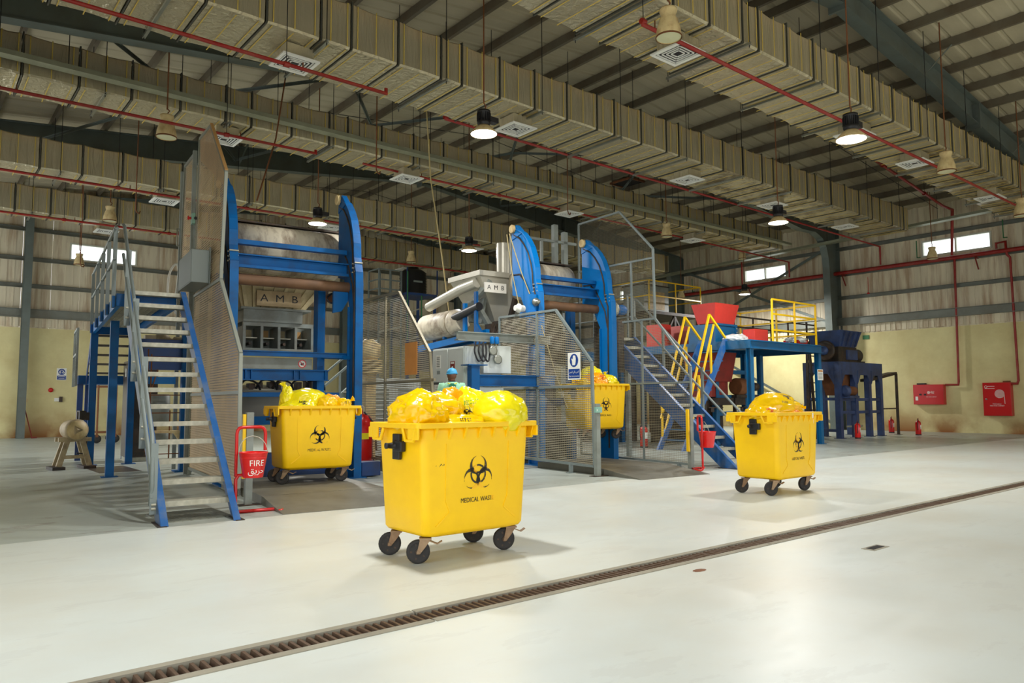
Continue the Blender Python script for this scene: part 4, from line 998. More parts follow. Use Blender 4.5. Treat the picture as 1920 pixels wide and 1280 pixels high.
# --- right machine
t2 = thing('bin_lift', 'right blue bin lift holding a raised yellow bin, steel hopper beside it', 'lift machine', (O2[0], O2[1], 0), -radians(A2))
mast(t2, .30, .44, 3.29, .995, 'blue_bright')
mast(t2, 2.14, 2.28, 3.05, .965, 'blue_bright')
crossparts(t2, .42, 2.16, 3.5, (4.07, 3.80, 3.45), (4.55, 4.12), .44, (.62, 2.05))
MB().box(.95, 1.06, 4.5, 4.7, 0, 3.6).build('rear_column', 'blue', t2); MB().box(1.98, 2.12, 4.3, 4.5, 0, 3.6).build('rear_column', 'blue', t2)
MB().box(.02, .34, 3.3, 3.6, 3.12, 3.24).build('motor_shelf', 'blue_bright', t2)
MB().box(.10, .40, 3.35, 3.42, 3.24, 3.62).build('drive_plate', 'blue_bright', t2)
MB().lathe([(.09, 0), (.09, .05), (.05, .06), (.05, .12), (.02, .13)], 12, (.25, 3.35, 3.45), -Y).build('shaft_coupling', 'zinc', t2)
MB().lathe([(.05, 0), (.07, .02), (.07, .12), (.1, .13), (.1, .16), (.06, .17), (.06, .24)], 14, (.0, 3.4, 3.3), -X).build('valve_actuator', 'white', t2)
MB().lathe([(.1, 0), (.12, .02), (.12, .2), (.1, .26), (.02, .27)], 18, (2.42, 3.2, 3.42), X).build('drive_motor', 'blue', t2)
MB().lathe([(.14, 0), (.16, .02), (.16, .1), (.12, .12)], 18, (2.28, 3.2, 3.42), X).build('motor_flange', 'galv', t2)
m = MB()                                        # raised carriage that grips the bin
m.box(.35, 2.2, 3.42, 3.5, 1.25, 1.42).box(.35, 2.2, 3.42, 3.5, .75, .9).box(.4, .5, 3.3, 3.5, .75, 1.45).box(2.05, 2.15, 3.2, 3.5, .75, 1.45)
m.build('bin_carriage', 'blue_dark', t2)
for x in (.62, 2.04): MB().bar((x, 3.45, 1.33), (x, 2.92, 1.33), .05, .07).build('grip_arm', 'blue_dark', t2)
m = MB(); T = [(-.42, 1.18), (-.42, 4.7), (.38, 4.7), (.38, 1.18)]    # stainless hopper, narrow at its foot
m.add([(.62, 5.5, 3.25), (1.35, 5.5, 3.25), (1.35, 5.2, 4.28), (.02, 5.2, 4.28), (.62, 6.4, 3.25), (1.35, 6.4, 3.25), (1.35, 6.6, 4.28), (.02, 6.6, 4.28)],
      [(0, 1, 2, 3), (5, 4, 7, 6), (1, 5, 6, 2), (4, 0, 3, 7), (3, 2, 6, 7), (0, 4, 5, 1)])
m.build('steel_hopper', 'stainless', t2)
MB().box(-.02, 1.4, 5.16, 6.65, 4.28, 4.40).build('hopper_collar', 'stainless', t2)
MB().lathe([(.17, 4.3), (.17, 5.3)], 20, (1.2, 6.0, 0)).build('exhaust_stack', 'stainless', t2)
s = MB().box(.08, .68, 5.09, 5.13, 3.88, 4.11).build('sign_plate', 'sign_white', t2)
text('lettering', 'A  M  B', .15, 'black', s, facing((.38, 5.088, 3.995), X, Z), .002)
m = MB().bar((.3, 5.2, 4.18), (.1, 5.6, 3.75), .14, .1, up=X).bar((.1, 5.6, 3.75), (.45, 5.5, 3.15), .14, .1, up=X); m.build('pivot_arm', 'grey_paint', t2)
MB().prism([(5.3, 4.1), (6.3, 3.9), (6.2, 3.3), (5.6, 3.2)], .3, .34, 'yz').build('side_plate', 'grey_paint', t2)
MB().tube([(.05, 5.4, 4.13), (-.02, 6.0, 4.05), (-.05, 7.6, 3.78)], .12, 16).build('vapour_pipe', 'stainless', t2)
m = MB(); m.tube([(.0, 5.6, 3.62), (0, 5.2, 3.55), (-.02, 7.9, 3.15)][1:], .1, 12); m.build('black_pipe', 'black', t2)
m = MB().bar((.1, 5.0, 2.92), (.0, 8.2, 2.72), .10, .16).bar((.5, 5.0, 2.92), (.4, 8.2, 2.72), .10, .16); m.build('long_beam', 'blue_bright', t2)
m = MB().prism([(5.35, 3.9), (5.35, 2.66), (4.9, 2.66), (4.9, 2.8), (5.25, 3.15), (5.25, 3.9)], -.06, .0, 'yz'); m.build('gusset_post', 'blue', t2)
m = MB().box(.02, .1, 6.9, 7.0, 2.9, 3.4).box(.02, .1, 5.9, 6.0, 2.95, 3.7).box(-.1, .2, 6.85, 7.05, 3.05, 3.1); m.build('pipe_saddle', 'blue_bright', t2)
MB().box(-.2, .7, 6.2, 8.2, 2.15, 2.62).build('dark_trough', 'black', t2)
m = MB().lathe([(.3, 0), (.34, .05), (.34, 1.4), (.3, 1.45)], 24, (.15, 6.6, 3.28), Y).lathe([(.2, 0), (.34, .25), (.34, .3)], 20, (.15, 6.2, 3.28), Y); m.build('condenser', 'drum', t2)
MB().ibeam((-1.95, 2.9, 2.6), (.3, 2.9, 2.6), .17, .14, .02, .014).build('grey_beam', 'grey_paint', t2)
m = MB(); rr = random.Random(5)
for i in range(12): m.box(.25+rr.uniform(0, .4), .5+rr.uniform(0, .5), 4.95+rr.uniform(0, .3), 5.4, 2.75+rr.uniform(0, .25), 2.95+rr.uniform(0, .3))
for i in range(6): m.tube([(.1+i*.12, 4.9, 2.72), (.2+i*.12, 4.85, 2.95+rr.uniform(0, .2)), (.35+i*.12, 4.95, 2.85)], .018, 5)
m.build('valve_cluster', 'dark_machine', t2)
m = MB().box(-1.74, -1.56, 2.68, 2.84, 0, 2.03).box(-1.85, -1.43, 2.6, 2.9, 2.03, 2.05); m.build('support_post', 'blue', t2)
MB().ibeam((-1.56, 2.76, 1.75), (.3, 2.76, 1.75), .22, .14, .018, .012).build('support_beam', 'blue', t2)
m = MB().box(-1.36, -.72, 2.86, 3.0, 1.9, 2.44); m.build('pump_cover', 'panel_white', t2)
for x, z_ in ((-1.2, 2.33), (-1.09, 2.16)):
    MB().lathe([(.085, 0), (.09, .02), (.09, .05), (.07, .055)], 18, (x, 2.80, z_), -Y).build('gauge', 'zinc', t2)
    MB().cyl((x, 2.82, z_), (x, 2.82, 2.55), .012, 6).build('gauge_pipe', 'galv', t2)
    MB().lathe([(.04, 0), (.045, .02), (.045, .12), (.03, .14)], 12, (x, 2.8, 2.47)).build('gauge_valve', 'blue_bright', t2)
m = MB()
for i in range(3): m.tube(smooth([(-1.55+i*.09, 2.84, 2.5), (-1.6+i*.09, 2.8, 2.3), (-1.52+i*.1, 2.78, 2.12), (-1.42+i*.08, 2.8, 2.25), (-1.4+i*.08, 2.84, 2.48)]), .017, 6)
m.build('hose', 'black', t2)
MB().box(-1.5, -.9, 2.86, 3.0, 1.5, 1.62).build('tank_box', 'panel_white', t2); MB().box(.1, 2.1, 4.6, 5.0, .02, .8).build('base_frame', 'dark_machine', t2)
m = MB().bar((.9, 4.7, 2.6), (2.1, 4.7, 2.6), .3, .8).bar((1.1, 4.6, 1.9), (1.1, 4.6, 2.6), .12); m.build('shredder_body', 'dark_machine', t2)
m = MB()                                        # upper guard frame on grey posts
for x in (.62, .95, 1.5): m.box(x, x+.06, 4.8, 4.86, 4.3, 5.25)
m.box(.62, 2.6, 4.8, 4.86, 5.2, 5.26).box(1.9, 2.02, 4.8, 4.92, 3.5, 5.65).box(2.2, 2.32, 4.8, 4.92, 3.5, 5.5)
m.build('guard_frame', 'grey_paint', t2)
MB().box(2.35, 2.75, 3.3, 3.9, 2.0, 3.2).build('drive_housing', 'dark_machine', t2)
MB().tube([W for W in ((.2, 4.25, 5.1), (.27, 3.9, 4.2), (.36, 3.3, 3.0), (.44, 2.9, 1.9), (.5, 2.6, 1.2))], .012, 5).build('pull_rope', 'rope', t2)
MB().tube([(.2, 4.35, 5.1), (.24, 4.2, 4.2), (.3, 4.0, 3.4)], .012, 5).build('pull_rope', 'rope', t2)

# ---------------------------------------------------------------- checker plates and ramps
def ramp(label, O, a, x0, x1, yf, yfold, yb, h):
    t = thing('ramp_plate', label, 'ramp', (O[0], O[1], 0), -radians(a), 'dark checker plate ramps')
    MB().prism([(yf, .0), (yf, .006), (yfold-.01, h), (yfold-.01, .0)], x0, x1, 'yz').build('ramp', 'plate', t)
    MB().box(x0, x1, yfold+.01, yb, h-.03, h).box(x0, x0+.05, yfold+.01, yb, 0, h-.03).box(x1-.05, x1, yfold+.01, yb, 0, h-.03).build('deck_plate', 'plate', t)
    m = MB(); n1 = int((x1-x0)/.045); n2 = int((yfold-yf)/.045)
    for i in range(n1):
        for j in range(n2):
            x, y = x0+.03+i*.045, yf+.04+j*.045; z = h*(y-yf)/(yfold-yf)+.0005
            s = .012 if (i+j) % 2 else -.012
            m.add([(x-.013, y-s-.004, z), (x+.013, y+s-.004, z+.003), (x+.013, y+s+.004, z+.003), (x-.013, y-s+.004, z)], [(0, 1, 2, 3)])
    tag(m.build('tread_pattern', 'plate', t), kind='stuff')
ramp('dark checker plate with a sloping front under the left lift', O1, A1, .0, 1.75, 0.0, 1.0, 3.5, PLZ)
ramp('dark checker plate with a sloping front under the hoisted bin', O2, A2, .03, 1.75, 0.0, 1.0, 3.0, PLZ)
# ---------------------------------------------------------------- guard panels of expanded metal
def spans(poly, c, ax):
    """intervals of the polygon on the line where coordinate ax equals c"""
    r = []; n = len(poly)
    for i in range(n):
        a, b = poly[i], poly[(i+1) % n]
        if (a[ax]-c)*(b[ax]-c) < 0:
            t = (c-a[ax])/(b[ax]-a[ax]); r.append(a[1-ax]+t*(b[1-ax]-a[1-ax]))
    r.sort(); return list(zip(r[::2], r[1::2]))
def infill(poly, x, ph, wh, pv, wv, tilt=.004, th=.002):
    m = MB(); zs = [p[1] for p in poly]; ys = [p[0] for p in poly]
    z = min(zs)+ph/2
    while z < max(zs):
        for a, b in spans(poly, z, 1):
            m.add([(x-tilt, a, z-wh/2), (x-tilt, b, z-wh/2), (x+tilt, b, z+wh/2), (x+tilt, a, z+wh/2)], [(0, 1, 2, 3)])
        z += ph
    y = min(ys)+pv/2
    while y < max(ys):
        for a, b in spans(poly, y, 0):
            m.add([(x, y-wv/2, a), (x, y+wv/2, a), (x, y+wv/2, b), (x, y-wv/2, b)], [(0, 1, 2, 3)])
        y += pv
    return m
def guard(name, label, O, a, x, poly, bars, legs, rim, fill, dens, th=.04, grp='expanded metal guards'):
    t = thing(name, label, 'guard panel', (O[0], O[1], 0), -radians(a), grp)
    n = len(poly)
    for i in range(n):
        p, q = poly[i], poly[(i+1) % n]
        MB().bar((x, p[0], p[1]), (x, q[0], q[1]), th, th, up=X).build('frame_bar', rim, t)
    for p, q in bars: MB().bar((x, p[0], p[1]), (x, q[0], q[1]), th, th*.9, up=X).build('stiffener_bar', rim, t)
    for y in legs: MB().box(x-.03, x+.03, y-.03, y+.03, 0.012, min(p[1] for p in poly)).box(x-.08, x+.08, y-.06, y+.06, 0, .012).build('leg', rim, t)
    tag(infill(poly, x, *dens).build('mesh_infill', fill, t), kind='stuff')
    return t
P1 = [(2.06, .12), (2.12, 2.07), (3.64, 3.38), (3.46, 5.14), (4.82, 6.36), (5.9, 6.44), (6.05, 2.9), (6.05, .12)]
g1 = guard('mesh_fence', 'tall dense brown mesh panel with a pointed top beside the left stair', O1, A1, -.06, P1,
           [((3.64, 3.38), (6.0, 3.38)), ((2.12, 1.5), (6.05, 1.5))], [2.2, 6.0], 'mesh_rim', 'mesh', (.042, .037, .06, .022, .008), .05)
m = MB().bar((-.06, 3.46, 5.16), (-.06, 4.82, 6.38), .06, .05, up=X); m.build('top_edge', 'amber', g1)
p = [(3.48, 5.0), (3.50, 5.15), (4.8, 6.33), (5.88, 6.40), (5.68, 5.05)]
tag(infill([(3.5, 4.9), (3.49, 5.13), (4.82, 6.33), (5.87, 6.4), (5.72, 5.95)], -.068, .026, .024, .03, .022, .008).build('doubled_mesh', 'mesh', g1), kind='stuff')
g1b = guard('mesh_gate', 'narrow mesh door in a grey frame right behind the tall brown panel', O1, A1, -.1, [(6.15, 3.05), (6.15, 6.2), (7.25, 6.25), (7.5, 3.05)], [], [], 'grey_paint', 'mesh', (.042, .037, .06, .022, .008), .06)
for y in (6.1, 7.5): MB().box(-.15, -.08, y-.04, y+.04, 0, 6.25 if y < 7 else 6.2).build('door_post', 'grey_paint', g1b)
MB().tube([(-.14, 7.4, 4.6), (-.2, 7.4, 4.6), (-.2, 7.4, 4.95), (-.14, 7.4, 4.95)], .014, 6).build('handle', 'zinc', g1b)
t = thing('emergency_stop', 'small pale green box with a red stop button on the tall brown panel', 'switch', W1(-.14, 5.75, 4.82), -radians(A1))
MB().box(-.06, .0, -.08, .08, -.1, .1).build('box', 'teal_box', t, .008)
MB().lathe([(.022, 0), (.022, .03), (.04, .035), (.04, .05), (.03, .06)], 14, (-.06, .05, .02), -X).build('button', 'red_bright', t)
MB().lathe([(.03, 0), (.03, .01)], 14, (0, -.081, .0), -Y).build('gland', 'black', t)
MB().bar((.03, .02, -.2), (.03, .02, .35), .05, .02, up=X).build('bracket', 'zinc', t)
t = thing('junction_box', 'plain grey steel box mounted on the tall brown mesh panel', 'box', W1(-.09, 5.0, 3.42), -radians(A1))
MB().box(-.30, .0, -.55, .75, .0, .58).build('enclosure', 'grey_box', t, .01)
MB().box(-.305, -.30, -.53, .73, .02, .56).build('door', 'grey_box', t)
MB().box(-.015, .0, -.62, -.55, -.02, .62).build('back_plate', 'grey_box', t)
o = MB().tube(smooth([W1(-.15, 7.55, 3.2+.0), W1(-.3, 7.6, 3.5), W1(-.3, 7.6, 4.0), W1(-.18, 7.6, 4.25), W1(-.12, 7.6, 4.1), W1(-.16, 7.6, 3.6), W1(-.22, 7.6, 3.3)]), .022, 6).build('cable_coil', 'white'); tag(o, 'white cable loops hung beside the mesh door behind the tall brown panel', 'cable')

P2 = [(2.0, .25), (2.29, 2.19), (3.59, 3.40), (5.78, 3.45), (5.78, .25)]
g2 = guard('mesh_fence', 'see-through tan mesh panel with an orange board, right of the left lift', O1, A1, 3.1, P2,
           [((2.1, 1.72), (5.78, 1.72)), ((4.2, .25), (4.2, 3.42))], [2.3, 5.6], 'mesh_grey', 'mesh_grey', (.034, .016, .06, .010, .004), .045)
o = MB().box(-.005, .005, -.25, .25, 0, .58).build('notice_board', 'orange_board'); o.location = W1(3.07, 2.98, 1.83); o.rotation_euler.z = -radians(A1)
tag(o, 'blank orange board fixed to the see-through mesh panel left of the control cabinet', 'board')
P3 = [(1.02, .17), (1.06, 2.06), (2.12, 3.13), (4.12, 3.17), (4.12, .2)]
g3 = guard('mesh_fence', 'grey mesh panel with a slanted top and blue sign, before the hoisted bin', O2, A2, -.15, P3,
           [((1.05, 1.62), (4.12, 1.62)), ((2.75, .2), (2.75, 3.14))], [1.7], 'rail_grey', 'mesh_grey', (.034, .016, .06, .010, .004), .045)
P4 = [(.96, .08), (.94, 2.03), (1.9, 3.09), (1.92, 4.6), (2.95, 5.62), (4.4, 5.62), (4.4, .1)]
g4 = guard('mesh_fence', 'tall see-through mesh panel between the right lift and its stair', O2, A2, 2.34, P4,
           [((.95, 1.72), (4.4, 1.72)), ((1.9, 3.09), (2.9, 3.1)), ((2.3, .1), (2.3, 3.1)), ((1.92, 4.4), (4.4, 4.45)), ((2.6, 3.1), (2.6, 4.4))], [1.3], 'rail_grey', 'mesh_grey', (.034, .007, .05, .005, .003), .04)
# light-curtain posts at the mouths of both lifts
def curtain(label, loc, rz, h, yellow):
    t = thing('sensor_post', label, 'post', loc, rz, 'grey sensor posts')
    MB().box(-.045, .045, -.045, .045, .012, h).build('post', 'grey_paint', t)
    MB().box(-.13, .22, -.08, .08, 0, .012).build('base_plate', 'dark_machine', t)
    if yellow: MB().box(-.09, -.05, -.03, .03, .35, h*.98).build('light_curtain', 'yellow_rail', t)
    return t
curtain('grey post with a yellow light curtain behind the left fire bucket', W1(-.15, 1.12), -radians(A1), 1.22, True)
t = curtain('grey post ending the mesh panel left of the hoisted bin', W2(-.16, .93), -radians(A2), 1.3, False)
MB().box(-.10, .05, -.09, -.045, 1.14, 1.24).build('switch_box', 'teal_box', t)
MB().box(-.075, -.06, -.092, -.088, 1.17, 1.2).build('pilot_light', 'white', t)
t = curtain('grey post with yellow light curtain beside the right fire bucket', W2(2.2, .86), -radians(A2), 1.2, True)

# ---------------------------------------------------------------- open steel stairs
def stair(label, xl, xr, p0, d, n, rise, side, zs=0.):
    """p0: right end of the first tread front edge; d: step vector"""
    t = thing('steel_stair', label, 'stair', (p0[0], p0[1], -zs), -atan2(d[0], d[1]))
    run = sqrt(d[0]**2+d[1]**2); w_ = xr-xl
    L = lambda i, off=0: (i*run+off)
    e = -.02
    y1 = run*(n-1)
    for nm, x in (('left', -w_-.012), ('right', .012)):
        # stringer: parallel band, cut level at the floor and at the top
        def yb(z): return (z-rise)/rise*run
        hgt = .17
        poly = [(yb(zs)-.12, zs), (yb(zs)+.25, zs), (y1+.32, rise*n-.22), (y1+.32, rise*n+.03), (y1-.03, rise*n+.03)]
        s = MB().prism(poly, x-.012, x+.012, 'yz')
        b1, b2 = poly[0], poly[4]
        s.bar((x+(.03 if nm == 'right' else -.03)*-1, b1[0], b1[1]), (x+(.03 if nm == 'right' else -.03)*-1, b2[0], b2[1]), .075, .012)
        s.build('stringer', 'blue_stair', t)
        MB().box(x-.05, x+.05, yb(zs)-.15, yb(zs)+.30, zs, zs+.008).build('foot_plate', 'dark_machine', t)
    m = MB().box(-w_, 0, 0, .25, -.045, -.04)
    for i in range(12): m.box(-w_, 0, .004+i*.021, .010+i*.021, -.05, 0)
    m.box(-w_, 0, -.006, .002, -.055, .006)
    for i in range(int(w_/.04)): m.box(-w_+i*.04, -w_+i*.04+.005, 0, .25, -.04, -.002)
    me = m.mesh('tread', 'galv')
    for i in range(n): ob('tread', me, t, loc=(0, i*run, rise*(i+1)))
    return t, run
R1 = .2215
s1, run1 = stair('blue and grey open stair at left climbing beside the tall brown panel', 2.30, 3.10, (3.104, 9.10), (.0265, .268), 14, R1, 'left')
WS1 = .80
def rail_part(t, pts, name='handrail', r=.024, m='rail_grey'): return MB().tube(pts, r, 10).build(name, m, t)
xL = -WS1-.05
rz = lambda y, h: R1*(1+y/run1)+h
# left side handrail: two sloping tubes with rounded ends on flat bar posts
yA, yB = -.05, run1*13+.1
rail_part(s1, [(xL-.03, yA+.05, rz(yA, .02)+.0), (xL-.03, yA-.02, .42), (xL-.03, yA, rz(yA, .55)), (xL-.03, yA+.08, rz(yA+.08, .72)), (xL-.03, yB, rz(yB, .95)), (xL-.03, yB+.15, rz(yB, 1.0))])
rail_part(s1, [(xL-.03, yA, rz(yA, .10)), (xL-.03, yA+.1, rz(yA+.1, .33)), (xL-.03, yB, rz(yB, .50))], 'mid_rail')
for y in (-.08, .95, 2.0, 3.05):
    MB().bar((xL-.01, y+.02, max(.1, rz(y, -.22))), (xL-.01, y+.02, rz(y, .74 if y < 0 else .93)), .012, .075, up=X).build('rail_post', 'rail_grey', s1)
    b_ = MB()
    for zz in (-.10, .05): b_.cyl((xL-.03, y+.02, max(.16, rz(y, zz))), (xL+.02, y+.02, max(.16, rz(y, zz))), .018, 8)
    b_.build('bolt', 'galv', s1)
# landing on posts
pz = 3.06
t = thing('landing', 'blue walkway platform on square legs at the head of the left stair', 'platform', (O1[0], O1[1], 0), -radians(A1))
PX0, PX1, PY0, PY1 = -1.55, -.68, 3.95, 9.6
m = MB().chan((PX0, PY0, pz-.09), (PX0, PY1, pz-.09), .2, .07, .012).chan((PX1, PY1, pz-.09), (PX1, PY0, pz-.09), .2, .07, .012)
m.build('side_channel', 'blue_bright', t); MB().box(PX0, PX1, PY0, PY0+.06, pz-.19, pz+.01).build('end_channel', 'blue', t); MB().box(PX0, PX1, PY1-.06, PY1, pz-.19, pz+.01).build('end_channel', 'blue', t)
m = MB()
for i in range(60): m.box(PX0+.07, PX1-.07, PY0+.08+i*.092, PY0+.105+i*.092, pz-.03, pz)
for i in range(9): m.box(PX0+.08+i*.09, PX0+.09+i*.09, PY0+.06, PY1-.06, pz-.035, pz-.005)
tag(m.build('grating', 'galv', t), kind='stuff')
for x, y in ((-1.36, 6.4), (-1.5, 9.45), (-.75, 9.45)):
    MB().box(x-.07, x+.07, y-.07, y+.07, .012, pz-.19).box(x-.14, x+.14, y-.12, y+.12, 0, .012).build('leg', 'blue', t)
xp = PX0-.03
for y in (4.1, 5.3, 6.5, 7.8, 9.2):
    MB().bar((xp, y, pz-.2), (xp, y, pz+1.08), .012, .06, up=X).build('rail_post', 'rail_grey', t)
    MB().box(xp-.02, xp+.02, y-.06, y+.06, pz-.2, pz-.02).build('bracket', 'blue', t)
rail_part(t, [(xp, 3.85, pz+1.02), (xp, 4.1, pz+1.1), (xp, 9.5, pz+1.1)]); rail_part(t, [(xp, 4.0, pz+.58), (xp, 9.5, pz+.58)], 'mid_rail')
# second flight down to a lower landing at the back
t = thing('rear_stair', 'blue stair flight with brown treads behind the left stair, seen from below', 'stair', (O1[0], O1[1], 0), -radians(A1))
for x in (PX0, PX1-.02):
    MB().prism([(PY1, pz-.24), (PY1, pz), (PY1+1.5, 2.0), (PY1+1.5, 1.76)], x, x+.02, 'yz').build('stringer', 'blue_dark', t)
for i in range(5): MB().box(PX0+.02, PX1-.02, PY1+.05+i*.28, PY1+.28+i*.28, pz-.23-i*.2, pz-.19-i*.2).build('tread', 'cabinet_dark', t)
MB().box(PX0-.15, PX1+.1, PY1+1.5, PY1+2.9, 1.80, 2.0).build('landing', 'blue', t)
for x, y in ((PX0-.1, PY1+1.6), (PX0+.12, PY1+2.8), (PX1, PY1+1.6)): MB().box(x-.06, x+.06, y-.06, y+.06, 0, 1.8).build('leg', 'blue_dark', t)
m = infill([(PY1+1.45, 1.75), (PY1+1.45, 3.1), (PY1+2.9, 3.1), (PY1+2.9, 1.75)], PX0-.2, .06, .03, .09, .02); tag(m.build('mesh_infill', 'grey_paint', t), kind='stuff')
for p, q in (((PY1+1.45, 3.1), (PY1+2.9, 3.1)), ((PY1+1.45, 2.5), (PY1+2.9, 2.5)), ((PY1+1.45, 1.75), (PY1+1.45, 3.1)), ((PY1+2.2, 1.75), (PY1+2.2, 3.1)), ((PY1+2.9, 1.75), (PY1+2.9, 3.1))):
    MB().bar((PX0-.2, p[0], p[1]), (PX0-.2, q[0], q[1]), .05, .05, up=X).build('rail_bar', 'grey_paint', t)

# right stair
R2_ = .2237
s2, run2 = stair('blue and grey open stair behind the right fire bucket', 12.74, 13.43, (13.43, 8.82), (.0102, .255), 13, R2_, 'right', .068)
rz2 = lambda y, h: R2_*(1+y/run2)+h
xR = .05
rail_part(s2, [(xR, -.35, rz2(-.35, .80)), (xR, 3.0, rz2(3.0, .98)), (xR, 3.3, rz2(3.2, .98))])
rail_part(s2, [(xR, -.35, rz2(-.35, .40)), (xR, 3.2, rz2(3.2, .50))], 'mid_rail')
for y in (-.1, 1.1, 2.2, 3.1): MB().bar((xR, y, rz2(y, -.1)), (xR, y, rz2(y, .95)), .05, .05, up=X).build('rail_post', 'rail_grey', s2)
t = thing('landing', 'grey landing with thin rails at the head of the right stair', 'platform', (13.45, 12.14, 0), -radians(2.4))
MB().box(-.75, .3, .0, 2.6, 2.72, 2.86).build('deck', 'grey_paint', t)
for x in (-.7, .25):
    for y in (.1, 2.5): MB().box(x-.05, x+.05, y-.05, y+.05, 0, 2.72).build('leg', 'grey_paint', t)
for y in (.1, 1.3, 2.5): MB().box(.25, .29, y-.02, y+.02, 2.86, 3.95).build('rail_post', 'rail_grey', t)
for z in (3.4, 3.95): rail_part(t, [(.27, 0, z), (.27, 2.6, z)], r=.02)

# ---------------------------------------------------------------- fire buckets on red tube stands
def bucket(label, loc, rz, k):
    st = thing('bucket_stand', 'red tube stand holding the %s fire bucket' % k, 'stand', loc, rz, 'red bucket stands')
    R = .02
    MB().tube([(.30, -.06, R), (.33, -.06, R), (.36, -.03, R), (.36, .10, R), (.33, .13, R), (-.16, .13, R), (-.19, .10, R), (-.19, .06, R+.02), (-.19, .03, R+.06), (-.19, 0.0, .12), (-.19, 0, .40), (-.17, 0, .44), (-.10, .0, .46)][:9]+[(-.19, .05, .1), (-.19, .05, .42), (-.16, .05, .47), (-.08, .05, .47)], R, 8).build('base_tube', 'red_gloss', st)
    MB().tube([(-.19, .05, .72), (-.19, .05, .97), (-.182, .05, 1.01), (-.16, .05, 1.04), (-.12, .05, 1.05), (.08, .05, 1.05), (.12, .05, 1.04), (.142, .05, 1.01), (.15, .05, .97), (.15, .05, .76)], R, 10).build('hanger_tube', 'red_gloss', st)
    MB().tube([(-.08, .05, .47), (-.19, .06, .47), (-.19, .06, .72)], R, 8).build('upright', 'red_gloss', st)
    b = thing('fire_bucket', label, 'bucket', loc, rz, 'red fire buckets'); cx, cy, z0 = -.02, -.09, .45
    MB().lathe([(.001, .004), (.115, 0), (.118, .004), (.165, .29), (.172, .295), (.172, .305), (.163, .305), (.112, .012), (.001, .012)], 28, (cx, cy, z0), cap=False).build('pail', 'red_bright', b)
    MB().lathe([(.143, .235), (.158, .238), (.1575, .244), (.156, .244)], 28, (cx, cy, z0), cap=False).build('bead', 'red_bright', b)
    pts = [(cx+.17*cos(i*pi/12), cy+.06*sin(i*pi/12), z0+.295+.20*sin(i*pi/12)) for i in range(13)]
    MB().tube(pts, .005, 6).build('wire_handle', 'galv', b)
    for nm, s, z, sz in (('lettering', 'FIRE', .175, .10), ('arabic_lettering', '\ufed6\ufef3\ufeae\ufea3', .085, .10)):
        me = text(nm, s, sz, 'white', b, Matrix.Identity(4), .0)
        r = .118+.047*z/.29
        for v in me.data.vertices:
            a = -pi/2+.10+v.co.x/r; zz = z+v.co.y; rr = .1195+.0475*(zz)/.29
            v.co = (cx+rr*cos(a), cy+rr*sin(a), z0+zz)
    return b
bucket('red fire bucket lettered FIRE in white at the foot of the left stair', (3.36, 9.10, 0), radians(-8), 'left')
bucket('red fire bucket with lettering turned aside, by the right stair', (11.98, 8.82, 0), radians(50), 'right')

# ---------------------------------------------------------------- hand protection sign on the mesh panel
t = thing('hand_protection_sign', 'white and blue hand protection sign on the grey mesh panel', 'sign', W2(-.19, 1.52, 2.0), -radians(A2)-pi/2)
MB().box(-.185, .185, -.006, .0, -.25, .26).build('board', 'white', t)
q = MB(); F = facing((0, -.0075, 0), X, Z)
q.add([(.125*cos(2*pi*i/28), .11+.125*sin(2*pi*i/28), 0) for i in range(28)], [tuple(range(28))]); q.add([(-.165, -.225, 0), (.165, -.225, 0), (.165, -.05, 0), (-.165, -.05, 0)], [(0, 1, 2, 3)])
q.xf(F).build('blue_field', 'sign_blue', t)
q = MB(); hand = [(-.05, .02), (.035, .02), (.05, .08), (.055, .14), (.045, .19), (.03, .205), (.015, .2), (.0, .21), (-.015, .2), (-.03, .195), (-.035, .13), (-.06, .15), (-.075, .14), (-.055, .09)]
q.add([(x, y, .0012) for x, y in hand], [tuple(range(len(hand)))]); q.xf(F).build('hand_pictogram', 'white', t)
text('lettering', 'Wear hand protection', .042, 'white', t, facing((0, -.009, -.185), X, Z), .0, sx=.8)
text('arabic_lettering', '\ufee6\ufef3\ufeaa\ufef4\ufedf\ufe8d \ufef2\ufed7\ufe8d\ufeed \ufeb1\ufe92\ufedf\ufe8d', .052, 'white', t, facing((0, -.009, -.105), X, Z), .0, sx=.8)
# ---------------------------------------------------------------- control cabinet, operator
t = thing('control_cabinet', 'pale grey control cabinet with a screen, behind the nearest bin', 'cabinet', (8.36, 11.62, 0), -radians(3))
MB().box(0, .85, 0, 1.22, .28, 2.42).build('body', 'panel_white', t, .01)
MB().box(.02, .83, .02, 1.2, 0, .28).build('plinth', 'grey_paint', t)
for y0, y1 in ((.02, .60), (.62, 1.20)): MB().box(-.02, 0, y0, y1, .32, 2.39).build('door', 'panel_white', t, .006)
MB().box(.02, .83, -.02, 0, .32, 2.39).build('side_door', 'panel_white', t, .006)
s = MB().box(-.035, -.02, .80, 1.16, 1.36, 1.74).build('screen_bezel', 'black', t, .004); MB().box(-.038, -.035, .85, 1.10, 1.42, 1.69).build('screen', 'sign_white', s)
q = MB()
for i in range(5): q.box(-.0385, -.038, .88, 1.07-.03*(i % 3), 1.46+i*.045, 1.468+i*.045)
q.build('screen_lines', 'grey_paint', s)
n_ = MB().box(-.024, -.02, .88, 1.06, 2.02, 2.28).build('notice', 'white', t)
q = MB()
for i in range(6): q.box(-.0245, -.024, .91, 1.03, 2.05+i*.035, 2.068+i*.035)
q.build('notice_lines', 'grey_paint', n_)
MB().box(-.024, -.02, .90, 1.02, 1.90, 1.97).build('small_label', 'grey_box', t)
